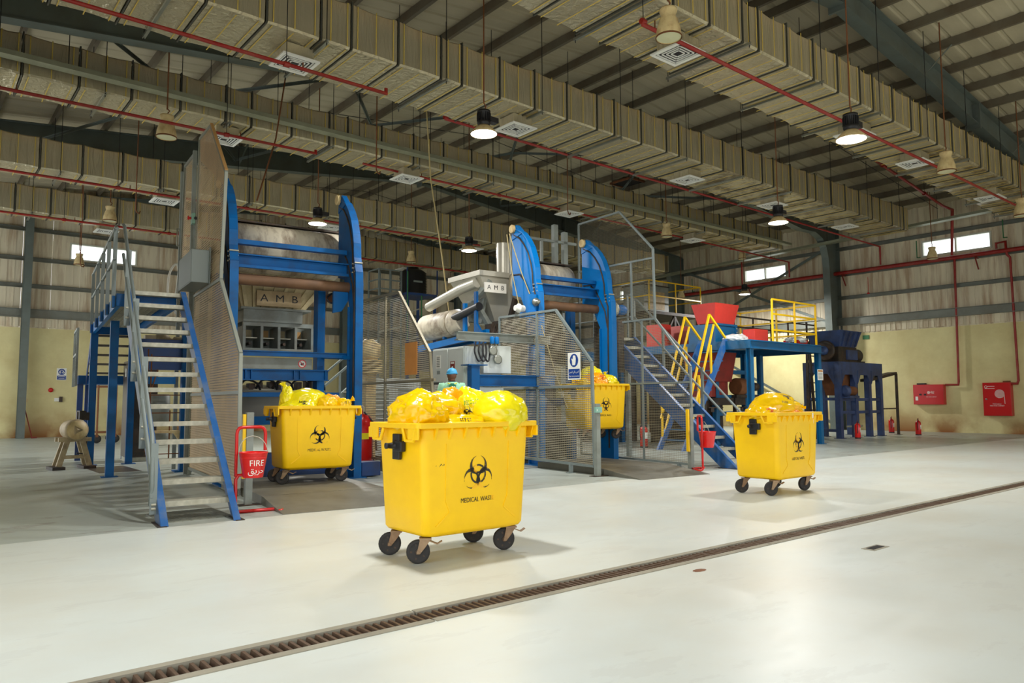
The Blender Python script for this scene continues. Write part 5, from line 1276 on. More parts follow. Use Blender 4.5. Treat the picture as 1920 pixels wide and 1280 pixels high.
n_ = MB().box(-.026, -.02, .34, .50, 1.92, 2.14).build('red_notice', 'red_rust', t); q = MB().box(-.0265, -.026, .36, .48, 2.09, 2.125).lathe([(.035, 0), (.001, .0008)], 14, (-.026, .42, 2.01), -X, cap=False); q.build('notice_marks', 'white', n_)
m = MB()
for yy in (.3, .9): m.cyl((-.03, yy, 1.25), (-.03, yy, 1.33), .01, 6)
m.build('door_latch', 'zinc', t)
o = MB().box(-1.1, -.04, -1.0, 1.3, 0, .22).build('operator_step', 'plate'); o.location = (8.33, 11.62, 0); o.rotation_euler.z = -radians(3); tag(o, 'dark step platform in front of the pale control cabinet', 'platform')

def person():
    t = thing('person', 'person seen from behind in a blue cap and pale green gown at the control cabinet', 'person', (7.66, 11.05, .22), radians(-32))
    # local +y is the way the person faces
    J = dict(pel=((0, 0, .94), .15), wst=((0, 0, 1.10), .135), chs=((0, .0, 1.28), .16), sho=((0, 0, 1.40), .12), nek=((0, .0, 1.47), .058), nk2=((0, .015, 1.53), .055),
             sl=((-.17, 0, 1.385), .07), el=((-.24, .04, 1.13), .05), wl=((-.16, .24, 1.05), .035), hl=((-.15, .31, 1.06), .036),
             sr=((.17, 0, 1.385), .07), er=((.25, .02, 1.13), .05), wr=((.20, .24, 1.10), .035), hr=((.19, .31, 1.12), .036),
             hpl=((-.10, 0, .88), .105), kl=((-.10, .03, .49), .065), al=((-.10, 0, .09), .045), tl=((-.10, .15, .04), .045),
             hpr=((.10, 0, .88), .105), kr=((.10, .03, .49), .065), ar=((.10, 0, .09), .045), tr=((.10, .15, .04), .045))
    E_ = [('pel', 'wst'), ('wst', 'chs'), ('chs', 'sho'), ('sho', 'nek'), ('nek', 'nk2'), ('chs', 'sl'), ('sl', 'el'), ('el', 'wl'), ('wl', 'hl'), ('chs', 'sr'), ('sr', 'er'), ('er', 'wr'), ('wr', 'hr'),
          ('pel', 'hpl'), ('hpl', 'kl'), ('kl', 'al'), ('al', 'tl'), ('pel', 'hpr'), ('hpr', 'kr'), ('kr', 'ar'), ('ar', 'tr')]
    vs = {k: v for k, v in J.items()}; ed = list(E_)
    for s, h, sg in (('l', 'hl', -1), ('r', 'hr', 1)):            # five fingers per hand, rooted in the palm
        hx, hy, hz = J[h][0]
        for i, (dx, ln) in enumerate(((-.026, .055), (-.009, .068), (.009, .066), (.026, .05))):
            a, b, c = 'f%s%da' % (s, i), 'f%s%db' % (s, i), 'f%s%dc' % (s, i)
            vs[a] = ((hx+dx, hy+.035, hz), .010); vs[b] = ((hx+dx*1.2, hy+.035+ln*.55, hz+.004), .009); vs[c] = ((hx+dx*1.25, hy+.035+ln, hz-.014), .008)
            ed += [(h, a), (a, b), (b, c)]
        vs['t%sa' % s] = ((hx-sg*.036, hy-.005, hz-.004), .011); vs['t%sb' % s] = ((hx-sg*.056, hy+.028, hz-.014), .009); ed += [(h, 't%sa' % s), ('t%sa' % s, 't%sb' % s)]
    ks = list(vs); me = bpy.data.meshes.new('body'); me.from_pydata([vs[k][0] for k in ks], [(ks.index(a), ks.index(b)) for a, b in ed], [])
    o = ob('body', me, t); o.modifiers.new('skin', 'SKIN'); sk = me.skin_vertices[0].data
    for i, k in enumerate(ks): sk[i].radius = (vs[k][1], vs[k][1]*.85 if k in ('pel', 'wst', 'chs', 'sho') else vs[k][1])
    sk[ks.index('pel')].use_root = True
    o.modifiers.new('sub', 'SUBSURF').levels = 1; o.modifiers['sub'].render_levels = 2
    me.materials.append(MATS['skin'])
    # head with face, ears, turned slightly to the left
    H = Matrix.Translation((0, .03, 1.60)) @ Matrix.Rotation(radians(38), 4, 'Z') @ Matrix.Rotation(radians(-8), 4, 'X')
    m = MB().sph((0, 0, .02), .1, 24, 16, (.80, .98, 1.12)).sph((0, .035, -.055), .062, 16, 10, (.85, .9, 1.0)).sph((0, -.0, -.08), .055, 12, 8)
    m.sph((0, .105, -.005), .017, 8, 6, (.8, 1.0, 1.5)); m.sph((0, .092, -.052), .022, 8, 6, (1.2, .5, .35))
    for s in (-1, 1): m.sph((s*.082, -.005, .0), .026, 8, 6, (.35, .75, 1.2))
    m.xf(H).build('head', 'skin', t)
    m = MB()
    for s in (-1, 1): m.sph((s*.033, .086, .025), .013, 8, 6, (1, .6, .7))
    m.xf(H).build('eyes', 'white', t)
    m = MB(); vs_ = []
    n, k = 28, 9
    for j in range(k+1):
        p = j/k*pi*.52
        for i in range(n):
            a = 2*pi*i/n; r = .106*sin(p)*(1+.03*sin(a*9)*(j > k-3))
            vs_.append((r*.86*cos(a), r*1.05*sin(a)-.005, .03+.108*cos(p)-(.012*(sin(a) < 0) if j == k else 0)))
    m.add(vs_, [(j*n+i, (j+1)*n+i, (j+1)*n+(i+1) % n, j*n+(i+1) % n) for j in range(k) for i in range(n)], 0, True)
    m.tube([(.090*cos(2*pi*i/20), .109*sin(2*pi*i/20)-.005, .030+.004*sin(i*2.1)) for i in range(20)], .008, 6, closed=True)
    m.xf(H).build('bouffant_cap', 'cap', t)
    # gown: a shell over the torso and upper arms, open at the back of the neck, tied in a bow
    m = MB(); secs = [(.55, .25, .20), (.80, .235, .19), (.95, .215, .18), (1.10, .195, .165), (1.25, .205, .17), (1.38, .215, .145), (1.44, .16, .115), (1.485, .085, .08)]
    n = 28; vs_ = [(a*cos(2*pi*i/n)*(1+.02*sin(i*3.3)), b*sin(2*pi*i/n)*(1+.02*cos(i*2.7)), z) for z, a, b in secs for i in range(n)]
    m.add(vs_, [(j*n+i, j*n+(i+1) % n, (j+1)*n+(i+1) % n, (j+1)*n+i) for j in range(len(secs)-1) for i in range(n)], 0, True)
    for s in ('l', 'r'):
        a, b, c = (V(J[q+s][0]) for q in ('s', 'e', 'w')); m.tube([a*.8+V((0, 0, 1.385))*.2, a, b, c], [.085, .088, .068, .052], 12)
    m.build('gown', 'gown', t)
    m = MB().box(-.06, .06, -.185, -.14, 1.05, 1.43).bar((-.03, -.15, 1.44), (.03, -.14, 1.44), .05, .03); m.build('back_panel', 'gown_dark', t)
    MB().tube([(-.08, -.11, 1.46), (0, -.15, 1.43), (.0, -.175, 1.36), (.01, -.19, 1.28)], .009, 6).tube([(.08, -.11, 1.46), (0, -.15, 1.43)], .009, 6).build('neck_tie', 'bag_lemon', t)
    MB().lathe([(.078, 1.455), (.074, 1.49), (.064, 1.50)], 18, cap=False).build('collar', 'navy', t)
    m = MB()
    for s in ('l', 'r'): m.tube([J['hp'+s][0], J['k'+s][0], (J['a'+s][0][0], J['a'+s][0][1], .06)], [.115, .085, .07], 12)
    m.build('trousers', 'trouser', t)
    for s in ('l', 'r'):
        x = J['a'+s][0][0]; MB().sph((x, .06, .045), .075, 14, 8, (.65, 1.75, .6)).box(x-.046, x+.046, -.05, .18, 0, .018).build('shoe', 'black', t)
person()

# ---------------------------------------------------------------- blue platform with red hoppers at right
t = thing('steel_platform', 'blue steel platform on square posts with yellow rails, right of middle', 'platform', (18.1, 11.65, 0))
LX, LY, PZ = 3.85, 2.9, 3.03
MB().box(0, LX, 0, LY, PZ-.03, PZ).box(-.0, 1.4, LY, 5.2, PZ-.03, PZ).build('deck', 'blue_plat', t)
m = MB().chan((0, 0, PZ-.14), (LX, 0, PZ-.14), .22, .08, .012).chan((LX, 0, PZ-.14), (LX, LY, PZ-.14), .22, -.08, .012).chan((0, LY, PZ-.14), (0, 0, PZ-.14), .22, -.08, .012).chan((0, LY, PZ-.14), (LX, LY, PZ-.14), .22, -.08, .012).chan((0, 5.2, PZ-.14), (0, LY, PZ-.14), .22, -.08, .012)
m.build('edge_channel', 'blue_plat', t)
for x, y, zt in ((.08, .08, PZ-.25), (LX-.08, .08, PZ-.25), (.6, 1.6, PZ-.25), (2.1, 1.6, PZ-.25), (3.3, 1.8, PZ-.25), (.1, 4.9, PZ-.25), (1.2, 4.9, PZ-.25)):
    MB().ibeam((x, y, .012), (x, y, zt), .15, .15, .016, .012, up=Y).box(x-.14, x+.14, y-.12, y+.12, 0, .012).build('post', 'blue_plat', t)
for z in (2.2, 1.45, .95):
    MB().bar((.6, 1.6, z), (2.1, 1.6, z), .14, .12).build('cross_beam', 'blue_plat', t)
    if z < 2: MB().bar((2.1, 1.6, z), (3.3, 1.8, z), .12, .14).build('cross_beam', 'blue_plat', t)
m = MB()
for x, y in ((.6, 1.6), (2.1, 1.6), (3.3, 1.8)):
    m.box(x-.22, x+.22, y-.1, y+.1, 1.12, 1.15).lathe([(.05, 1.0), (.05, 1.12)], 10, (x-.17, y, 0)).lathe([(.05, 1.0), (.05, 1.12)], 10, (x+.17, y, 0))
m.build('damper', 'dark_machine', t)
MB().box(.5, 1.9, 1.45, 1.75, 1.2, 1.42).build('drive_tray', 'dark_machine', t)
def yrail(par, a, b, n, h=1.25, mids=(.35, .82), first=0, last=0):
    a, b = V(a), V(b); d_ = (b-a).normalized()*.03
    for i in range(first, n+1-last):
        c = a.lerp(b, i/n); MB().bar(c, c+V((0, 0, h)), .055, .03, up=X).build('rail_post', 'yellow_rail', par)
    for z in mids+(h,): MB().bar(a+V((0, 0, z))+d_*first, b+V((0, 0, z))-d_*last, .035, .05).build('rail', 'yellow_rail', par)
t3 = thing('guard_rail', 'yellow guard rail on the right half of the blue platform', 'railing', (18.1, 11.65, PZ))
yrail(t3, (1.35, .12, 0), (LX-.05, .12, 0), 2); yrail(t3, (LX-.05, .12, 0), (LX-.05, LY-.1, 0), 2, first=1); yrail(t3, (2.3, LY-.1, 0), (LX-.05, LY-.1, 0), 1, last=1)
t = thing('steel_stair', 'steep blue stair with zigzag yellow rails left of the blue platform', 'stair', (18.15, 12.9, 0))
for y in (-.42, .42):
    MB().prism([(-2.1, 0), (-1.9, 0), (.05, PZ-.12), (.05, PZ+.05), (-.1, PZ+.05)], y-.03, y+.03, 'xz').build('stringer', 'blue_stair', t)
    m = MB(); zz = lambda x: (x+2.0)/2.05*PZ
    m.bar((-1.9, y, zz(-1.9)+.7), (-.75, y, PZ+.72), .05); m.build('handrail', 'yellow_rail', t)
    MB().bar((-.75, y, PZ+.72), (-.02, y, PZ+.1), .05).build('handrail', 'yellow_rail', t)
    MB().bar((-1.75, y, zz(-1.75)+.1), (-.55, y, PZ+.45), .045).build('mid_rail', 'yellow_rail', t)
    for x in (-1.85, -1.3, -.72): MB().bar((x, y, zz(x)+.02), (x, y, min(zz(x)+1.0, PZ+.72)), .05).build('rail_post', 'yellow_rail', t)
for i in range(10):
    z = PZ*(i+1)/11; x = -2.0+2.05*z/PZ; MB().box(x, x+.2, -.4, .4, z-.03, z).build('tread', 'blue_plat', t)
def frustum(x0, x1, y0, y1, z0, X0, X1, Y0, Y1, z1, w=.03):
    m = MB()
    vs = [(x0, y0, z0), (x1, y0, z0), (x1, y1, z0), (x0, y1, z0), (X0, Y0, z1), (X1, Y0, z1), (X1, Y1, z1), (X0, Y1, z1)]
    inn = [(X0+w, Y0+w, z1), (X1-w, Y0+w, z1), (X1-w, Y1-w, z1), (X0+w, Y1-w, z1), (x0+w, y0+w, z0+w), (x1-w, y0+w, z0+w), (x1-w, y1-w, z0+w), (x0+w, y1-w, z0+w)]
    m.add(vs+inn, [(3, 2, 1, 0), (0, 1, 5, 4), (1, 2, 6, 5), (2, 3, 7, 6), (3, 0, 4, 7), (4, 5, 9, 8), (5, 6, 10, 9), (6, 7, 11, 10), (7, 4, 8, 11), (8, 9, 13, 12), (9, 10, 14, 13), (10, 11, 15, 14), (11, 8, 12, 15), (12, 13, 14, 15)])
    return m
t = thing('feed_hopper', 'large open red hopper on a blue frame at the head of the yellow stair', 'hopper', (18.7, 13.2, PZ))
frustum(-.05, .95, 0, .6, .62, -.15, 1.08, -.12, .75, 1.22).build('hopper', 'red_faded', t)
MB().box(-.05, 1.0, -.02, .95, .02, .60).build('frame_box', 'blue_plat', t)
m = MB()
for x0, x1, z0, z1 in ((-.1, 1.05, .56, .62), (-.1, 1.05, .0, .06), (-.1, -.02, .06, .56), (.95, 1.05, .06, .56)): m.box(x0, x1, -.06, -.02, z0, z1)
m.build('frame_flange', 'blue_plat', t)
m = MB()
for z in (.14, .26, .38, .5): m.cyl((1.0, -.08, z), (1.0, -.06, z), .018, 8)
m.build('bolts', 'galv', t)
t = thing('rusty_chute', 'brownish red chute hanging under the blue platform', 'hopper', (18.35, 13.1, 1.55))
frustum(.05, .95, 0, .9, .35, -.1, 1.1, -.1, 1.0, 1.22).build('chute', 'red_rust', t); MB().box(.1, .9, .1, .8, -.1, .35).build('outlet', 'red_rust', t); MB().box(.1, .9, .3, .6, -1.55, -.1).build('support_leg', 'dark_machine', t)
o = MB().box(0, .72, 0, .4, 0, .42).build('red_box', 'red_faded', None, .01); o.location = (19.35, 12.3, PZ); tag(o, 'small red box standing on the blue platform left of the yellow rail', 'box')
m = MB().tube([(.2, .2, .42), (.3, .2, .47), (.42, .25, .46), (.5, .2, .43)], .015, 5); m.build('loose_cable', 'black', o)
t = thing('red_tub', 'red tub lined with a clear bag on the blue platform behind the yellow rail', 'tub', (21.35, 12.1, PZ))
frustum(0, .55, 0, .4, 0, -.04, .6, -.04, .45, .17).build('tub', 'red_gloss', t); ob('liner', bag_mesh(41, .38, .28, .12), t, loc=(.28, .2, .17)).data.materials.append(MATS['clear_bag'])
o = ob('clear_bag', bag_mesh(42, .42, .3, .16), None); o.data.materials.append(MATS['clear_bag']); o.location = (19.05, 12.75, PZ+.11); tag(o, 'clear plastic bag lying on the blue platform left of the red box', 'bag')
t = thing('belt_motor', 'round brown motor drum under the blue platform', 'motor', (19.4, 12.9, 1.48)); MB().lathe([(.22, 0), (.26, .03), (.26, .34), (.22, .37)], 22, (.1, .2, .28), X).build('drum', 'rust', t)
MB().lathe([(.15, 0), (.17, .02), (.17, .4), (.13, .45)], 18, (.5, .2, .28), X).build('motor', 'dark_machine', t); MB().lathe([(.11, 0), (.13, .02), (.13, .2), (.1, .22)], 16, (1.0, .2, .28), X).build('end_motor', 'dark_machine', t); MB().box(.0, 1.2, .1, .3, -.06, .03).build('bed', 'dark_machine', t)
m = MB()
for x in (-.0, 1.15): m.box(x, x+.06, .15, .25, -1.48, -.06)
m.build('legs', 'dark_machine', t)
for (x, y, z, w_, h, mt, lb) in ((18.75, 15.3, 3.05, .5, .75, 'red_faded', 'tall red box seen between the yellow stair rails, left one'), (19.75, 15.3, 3.05, .55, .75, 'pink_red', 'pinkish red cabinet between the yellow stair rails, right one')):
    t = thing('red_cabinet', lb, 'box', (x, y, 0)); MB().box(0, w_, 0, .6, z, z+h).build('body', mt, t); MB().box(.02, w_-.02, -.015, 0, z+.03, z+h-.03).build('door', mt, t); MB().box(.05, w_-.05, .05, .55, 0, z).build('pedestal', 'dark_machine', t)
t = thing('rear_conveyor', 'dark conveyor frame with pipes behind the right stair', 'conveyor', (15.2, 16.6, 0))
MB().box(0, 4, 0, .8, 2.6, 2.9).build('bed', 'blue_plat', t)
for x in (.1, 1.9, 3.8): MB().box(x, x+.12, .1, .7, 0, 2.6).build('leg', 'dark_machine', t)
for z in (1.2, .4): MB().bar((.1, .4, z), (3.9, .4, z), .1).build('tie', 'red_rust' if z < 1 else 'dark_machine', t)

# mezzanine with yellow rail and grey housing, far behind the right lift
t = thing('mezzanine', 'high dark mezzanine with a yellow rail far behind the right stair', 'platform', (24.5, 20.6, .35))
MB().box(0, 3.6, 0, 2.6, 4.72, 4.85).build('deck', 'dark_machine', t)
for x in (.1, 1.8, 3.5):
    for y in (.1, 2.5): MB().box(x-.06, x+.06, y-.06, y+.06, -.35, 4.72).build('leg', 'dark_machine', t)
for p, q in (((.1, .1, 2.4), (1.8, .1, 4.7)), ((1.8, .1, 4.7), (3.5, .1, 2.4)), ((.1, .1, 2.4), (3.5, .1, 2.4))): MB().bar(p, q, .08).build('brace', 'dark_machine', t)
yrail(t, (0, 0, 4.85), (3.6, 0, 4.85), 2, 1.3, (.65,)); yrail(t, (3.6, 0, 4.85), (3.6, 2.6, 4.85), 1, 1.3, (.65,), 1); yrail(t, (0, 0, 4.85), (0, 2.6, 4.85), 1, 1.3, (.65,), 1)
t = thing('grey_housing', 'grey sheet metal housing standing on the high mezzanine', 'housing', (25.1, 21.4, 5.2)); MB().box(0, 1.7, 0, 1.2, 0, 1.25).build('casing', 'grey_paint', t); MB().box(-.04, 1.74, -.04, 1.24, 1.25, 1.3).build('lid', 'dark_machine', t); MB().box(.3, 1.4, -.02, 0, .2, 1.0).build('panel', 'sign_wood', t)

# ---------------------------------------------------------------- old blue shredder near the right wall
t = thing('shredder', 'old dirty blue shredder on a stand with arched braces near the right wall', 'machine', (25.2, 12.75, 0))
FX, FY, FZ = 3.3, 1.35, 2.68
MB().box(0, FX, 0, FY, FZ-.05, FZ).box(0, FX, 0, .03, FZ-.28, FZ-.05).box(0, .03, .03, FY, FZ-.28, FZ-.05).box(0, FX, FY-.03, FY, FZ-.28, FZ-.05).build('table', 'blue_shred', t)
legs = [(0, 0), (1.15, 0), (2.2, 0), (3.1, 0), (0, FY-.2), (3.1, FY-.2), (1.15, FY-.2)]
for x, y in legs: MB().box(x+.004, x+.196, y+.006, y+.194, .012, FZ-.051).box(x-.05, x+.25, y-.05, y+.25, 0, .012).build('leg', 'blue_shred', t)
for x in (.2, 1.35, 2.4):
    w_ = .95 if x < 1.5 else (.85 if x < 2 else .7); z = FZ-.27
    if x > 2: w_ = .7
    MB().prism([(x, z), (x, z-.5), (x+.2, z-.18), (x+w_-.2, z-.18), (x+w_, z-.5), (x+w_, z)], -.004, .027, 'xz').build('arched_brace', 'blue_shred', t)
MB().prism([(.2, FZ-.27), (.2, FZ-.8), (.42, FZ-.42), (FY-.42, FZ-.42), (FY-.2, FZ-.8), (FY-.2, FZ-.27)], -.004, .027, 'yz').build('arched_brace', 'blue_shred', t)
for z in (1.35, .9): MB().bar((.01, .1, z), (3.29, .1, z), .12, .1).build('cross_rail', 'blue_shred', t)
for z in (1.35, .25): MB().bar((.1, .02, z+.02), (.1, FY-.02, z+.02), .1, .1).build('cross_rail', 'blue_shred', t)
m = frustum(.35, 1.55, .15, 1.15, FZ+.55, .2, 1.75, -.02, 1.3, FZ+1.12); m.build('hopper', 'blue_shred', t)
for i in range(4):
    x = .5+i*.33; MB().bar((x, .12, FZ+.57), (x*1.06-.04, -.05, FZ+1.08), .05, .06, up=Y).build('hopper_rib', 'blue_shred', t)
for i in range(4):
    y = .25+i*.26; MB().bar((1.57, y, FZ+.57), (1.78, y, FZ+1.08), .06, .05, up=X).build('hopper_rib', 'blue_shred', t)
MB().box(.4, 1.75, .2, 1.1, FZ, FZ+.56).build('rotor_case', 'dark_machine', t); MB().box(.95, 1.7, .14, .2, FZ+.1, FZ+.45).build('access_door', 'blue_shred', t)
MB().lathe([(.33, 0), (.36, .03), (.36, .1), (.33, .13)], 26, (.1, .5, FZ+.4), -X).build('flywheel', 'dark_machine', t); MB().lathe([(.16, 0), (.16, .1), (.08, .14)], 20, (-.03, .5, FZ+.4), -X).build('flywheel_hub', 'blue_shred', t)
MB().lathe([(.22, 0), (.26, .03), (.26, .75), (.2, .8)], 20, (1.8, .6, FZ+.3), X).build('drive_motor', 'dark_machine', t); MB().box(1.8, 2.6, .3, .9, FZ, FZ+.08).build('motor_base', 'dark_machine', t)
frustum(.75, 1.4, .3, .9, 1.5, .5, 1.7, .15, 1.1, FZ-.06).build('discharge_chute', 'rust', t)
MB().lathe([(.17, 0), (.2, .02), (.2, .07), (.1, .09)], 20, (.25, -.1, 1.65), -X).build('pulley', 'blue_shred', t); MB().lathe([(.15, 0), (.16, .03), (.16, .5), (.12, .55)], 18, (.28, -.1, 1.65), X).build('pump_motor', 'rust', t); MB().box(.2, .9, -.25, .1, 1.4, 1.48).build('pump_shelf', 'blue_shred', t)
MB().bar((2.3, .2, 2.05), (4.6, .2, 2.36), .35, .1).build('side_chute', 'dark_machine', t); MB().box(4.5, 4.58, .0, .08, 0, 2.35).box(4.42, 4.66, -.08, .16, 0, .012).build('outer_leg', 'dark_machine', t); MB().bar((3.2, .04, 1.0), (4.5, .04, 1.0), .05).build('outer_tie', 'dark_machine', t)
MB().bar((2.0, .8, .35), (3.2, .8, .35), .06).build('bright_tie', 'galv', t)
t = thing('ladder_frame', 'dark steel ladder frame between the blue platform and the shredder', 'ladder', (24.1, 13.2, 0))
for x0, x1 in ((0, .35), (.55, .5)): MB().bar((x0-.3, 0, 0), (x1, .3, 3.4), .07).build('leg', 'dark_machine', t)
for x in (.75, 1.35): MB().bar((x, .5, 0), (x, .5, 4.1), .05).build('stile', 'dark_machine', t)
for i in range(9): MB().bar((.75, .5, .35+i*.32), (1.35, .5, .35+i*.32), .035).build('rung', 'dark_machine', t)
for z in (3.35, 3.75, 4.1): MB().bar((-4.2, .9, z), (2.1, .9, z), .05).build('rail', 'dark_machine', t)
for x in (-4.2, -3.1, -2.0, -.9, .2, 2.1): MB().bar((x, .9, 0 if x in (-4.2, 2.1) else 3.1), (x, .9, 4.1), .045).build('rail_post', 'dark_machine', t)

# ---------------------------------------------------------------- fire cabinets and extinguishers
def cabinet(label, y0, y1, z0, z1, d, tall):
    t = thing('hose_cabinet', label, 'fire cabinet', (XW-.01, (y0+y1)/2, z0), 0, 'red fire hose cabinets')
    w_, h = y1-y0, z1-z0; k = w_/2
    MB().box(-d, 0, -k, k, 0, h).build('body', 'red_gloss', t, .008); MB().box(-d-.015, -d, -k+.02, k-.02, .02, h-.02).build('door', 'red_gloss', t, .004)
    F = facing((-d-.0165, 0, 0), -Y, Z)            # x runs to the viewer's right
    q = MB()
    if tall:
        c = (.10, h*.66)
        for r in (.03, .06, .09, .12, .15): annulus(q, r, r+.013, n=24, c=c)
        q.add([(c[0]+.145, c[1]-.0, 0), (c[0]+.16, c[1], 0), (c[0]+.175, c[1]-.38, 0), (c[0]+.16, c[1]-.38, 0)], [(0, 3, 2, 1)])
        annulus(q, .035, .05, n=16, c=(-k+.12, h-.16)); q.add([(-k+.17, h-.15, 0), (-k+.42, h-.15, 0), (-k+.42, h-.135, 0), (-k+.17, h-.135, 0)], [(0, 1, 2, 3)])
        q.add([(-k+.08, h-.235, 0), (-k+.42, h-.235, 0), (-k+.42, h-.222, 0), (-k+.08, h-.222, 0)], [(0, 1, 2, 3)])
        tx = [('FIRE HOSE CABINET', (0, h*.30), .055), ('\ufe94\ufee7\ufe8e\ufee4\ufedf\ufe8d \ufee1\ufeee\ufec3\ufeae\ufea7', (0, h*.36), .06)]
        MB().lathe([(.03, 0), (.035, .01), (.03, .02), (.001, .022)], 14, (-d-.015, k-.12, h*.5), -X).build('lock', 'zinc', t)
    else:
        annulus(q, .035, .055, n=18, c=(.02, h*.60)); q.add([(.0, h*.56, 0), (.04, h*.6, 0), (.02, h*.66, 0)], [(0, 1, 2)])
        q.add([(-k+.09, .17, 0), (-k+.19, .17, 0), (-k+.19, .33, 0), (-k+.09, .33, 0)], [(0, 1, 2, 3)])
        tx = [('FIRE', (.17, h*.57), .07), ('\ufed6\ufef3\ufeae\ufea3', (.17, h*.66), .08), ('FIRE HOSE CABINET', (.12, h*.38), .045)]
        for y in (.30, .12): MB().box(-d-.03, -d-.015, y-.045, y+.045, h*.46, h*.54).build('latch', 'black', t)
    q.xf(F).build('pictogram', 'white', t)
    for s, (x, z), sz in tx: text('lettering', s, sz, 'white', t, F @ Matrix.Translation((x, z, .001)), 0)
    return t
c1 = cabinet('wide red fire cabinet on the stained wall, with a short pipe at its right', 12.24, 13.42, 1.13, 1.95, .24, False)
c2 = cabinet('tall red hose cabinet with a white hose reel drawing at the right edge', 9.86, 10.82, .70, 1.98, .26, True)
o = MB().box(-.2, -.02, -.16, .16, 0, .06).build('alarm_box', 'black'); o.location = (XW-.01, 13.12, 1.955); tag(o, 'black box lying on top of the wide red fire cabinet', 'box')
o = MB().bar((-.1, -.12, .03), (-.1, .12, .03), .08, .06).build('valve_block', 'rust'); o.location = (XW-.05, 10.02, 1.985); tag(o, 'rusty fitting on top of the tall red hose cabinet', 'fitting')
def extinguisher(label, loc, h, mt, rz=0.):
    t = thing('fire_extinguisher', label, 'fire extinguisher', loc, rz, 'fire extinguishers'); r = h*.155
    MB().lathe([(r*.95, 0), (r, .01), (r, h*.72), (r*.8, h*.8), (r*.35, h*.84), (r*.3, h*.88)], 20).build('cylinder', mt, t)
    MB().lathe([(r*1.02, .0), (r*1.02, h*.06)], 20).build('foot_ring', 'black', t)
    MB().box(-.02, .02, -.02, .02, h*.88, h*.94).bar((-.02, 0, h*.95), (.11, 0, h*.99), .025, .012).bar((-.02, 0, h*.91), (.10, 0, h*.92), .025, .012).build('valve', 'red_rust', t)
    MB().tube([(-.02, 0, h*.91), (-.09, 0, h*.93), (-r-.06, 0, h*.8), (-r-.05, 0, h*.45), (-r-.02, 0, h*.3)], .012, 6).build('hose', 'black', t)
    q = MB(); n = 8; vs = [(r*1.01*cos(-pi/2-.7+1.2*i/n), r*1.01*sin(-pi/2-.7+1.2*i/n), z) for z in (h*.35, h*.6) for i in range(n+1)]
    q.add(vs, [(i, i+1, n+2+i, n+1+i) for i in range(n)]); q.build('label', 'white', t)
extinguisher('bright red extinguisher in front of the blue shredder legs', (25.75, 12.45, 0), .62, 'red_bright', .5)
extinguisher('dark red extinguisher against the wall behind the thin outer leg', (31.0, 13.6, 0), .66, 'red_gloss', .3)
extinguisher('red extinguisher standing right of the thin leg below the wide cabinet', (29.7, 12.05, 0), .64, 'red_gloss', .3)
extinguisher('red extinguisher seen through the mesh left of the yellow stair foot', (16.6, 14.25, 0), .72, 'red_gloss', 0)
extinguisher('red extinguisher by the platform post left of the right bin', (17.3, 11.15, 0), .62, 'red_gloss', 0)
t = thing('wheeled_extinguisher', 'big red wheeled extinguisher behind the see-through mesh, left of the nearest bin', 'fire extinguisher', W1(2.9, 5.0), 0)
MB().lathe([(.24, .12), (.27, .16), (.27, .95), (.2, 1.08), (.08, 1.12), (.06, 1.2)], 26).build('cylinder', 'red_gloss', t)
for s in (-1, 1): MB().lathe([(.05, -.03), (.15, -.03), (.15, .03), (.05, .03)], 20, (s*.3, .12, .15), X).build('wheel', 'rubber', t)
MB().tube([(-.2, .2, .2), (-.2, .25, 1.25), (-.1, .3, 1.3), (.15, .3, 1.3), (.22, .25, 1.25), (.22, .2, .2)], .02, 8).build('frame', 'galv', t)
MB().box(-.16, .06, -.285, -.26, .62, .74).build('label', 'bag_lemon', t); MB().tube([(.05, -.1, 1.15), (.2, -.28, .9), (.22, -.3, .4)], .018, 6).build('hose', 'black', t)

# ---------------------------------------------------------------- left background
t = thing('motor_stand', 'old cream motor on an A-shaped stand at far left', 'motor', (2.78, 17.75, 0), radians(4))
for s in (-1, 1):
    m = MB()
    for x in (-.28, .28): m.bar((x, s*.16, .06), (x*.45, s*.14, .62), .1, .06, up=Y)
    m.box(-.3, .3, s*.14-.03, s*.14+.03, .56, .64).bar((-.2, s*.15, .24), (.2, s*.15, .24), .05); m.build('side_frame', 'motor_cream', t)
for x in (-.28, .28): MB().box(x-.13, x+.1, -.28, .28, 0, .06).build('foot', 'dark_machine', t)
MB().lathe([(.18, 0), (.2, .03), (.2, .5), (.22, .51), (.22, .55), (.19, .58)], 26, (0, .3, .80), -Y).build('motor_body', 'motor_cream', t)
MB().lathe([(.19, 0), (.19, .012), (.001, .014)], 26, (0, -.275, .80), -Y).build('end_shield', 'cream', t)
MB().lathe([(.09, 0), (.11, .012), (.05, .02), (.05, .04), (.02, .05)], 3, (0, -.288, .80), -Y, sm=False).build('bearing_cap', 'motor_cream', t)
m = MB(); rr = random.Random(9)
for i in range(8): m.box(.08+rr.uniform(0, .16), .2+rr.uniform(0, .1), .0+rr.uniform(0, .2), .25, .95+rr.uniform(0, .1), 1.08+rr.uniform(0, .12))
m.build('terminal_box', 'dark_machine', t); MB().tube([(.2, .1, .95), (.26, .0, .6), (.2, -.1, .3), (.05, -.1, .32)], .015, 6).build('lead', 'black', t)
t = thing('dark_cabinet', 'tall dark brown cabinet behind the left stair', 'cabinet', (4.0, 18.75, 0), radians(-4))
MB().box(0, .62, 0, .85, .1, 2.32).build('body', 'cabinet_dark', t, .01); MB().box(.02, .6, .02, .83, 0, .1).build('plinth', 'galv', t); MB().box(.02, .60, -.015, 0, .12, 2.3).build('door', 'dark_machine', t); MB().box(-.015, 0, .3, .42, 1.95, 2.15).build('switch', 'white', t)
t = thing('wheeled_trolley', 'rusty tube trolley on castors near the back wall at left', 'trolley', (5.1, 28.2, 0))
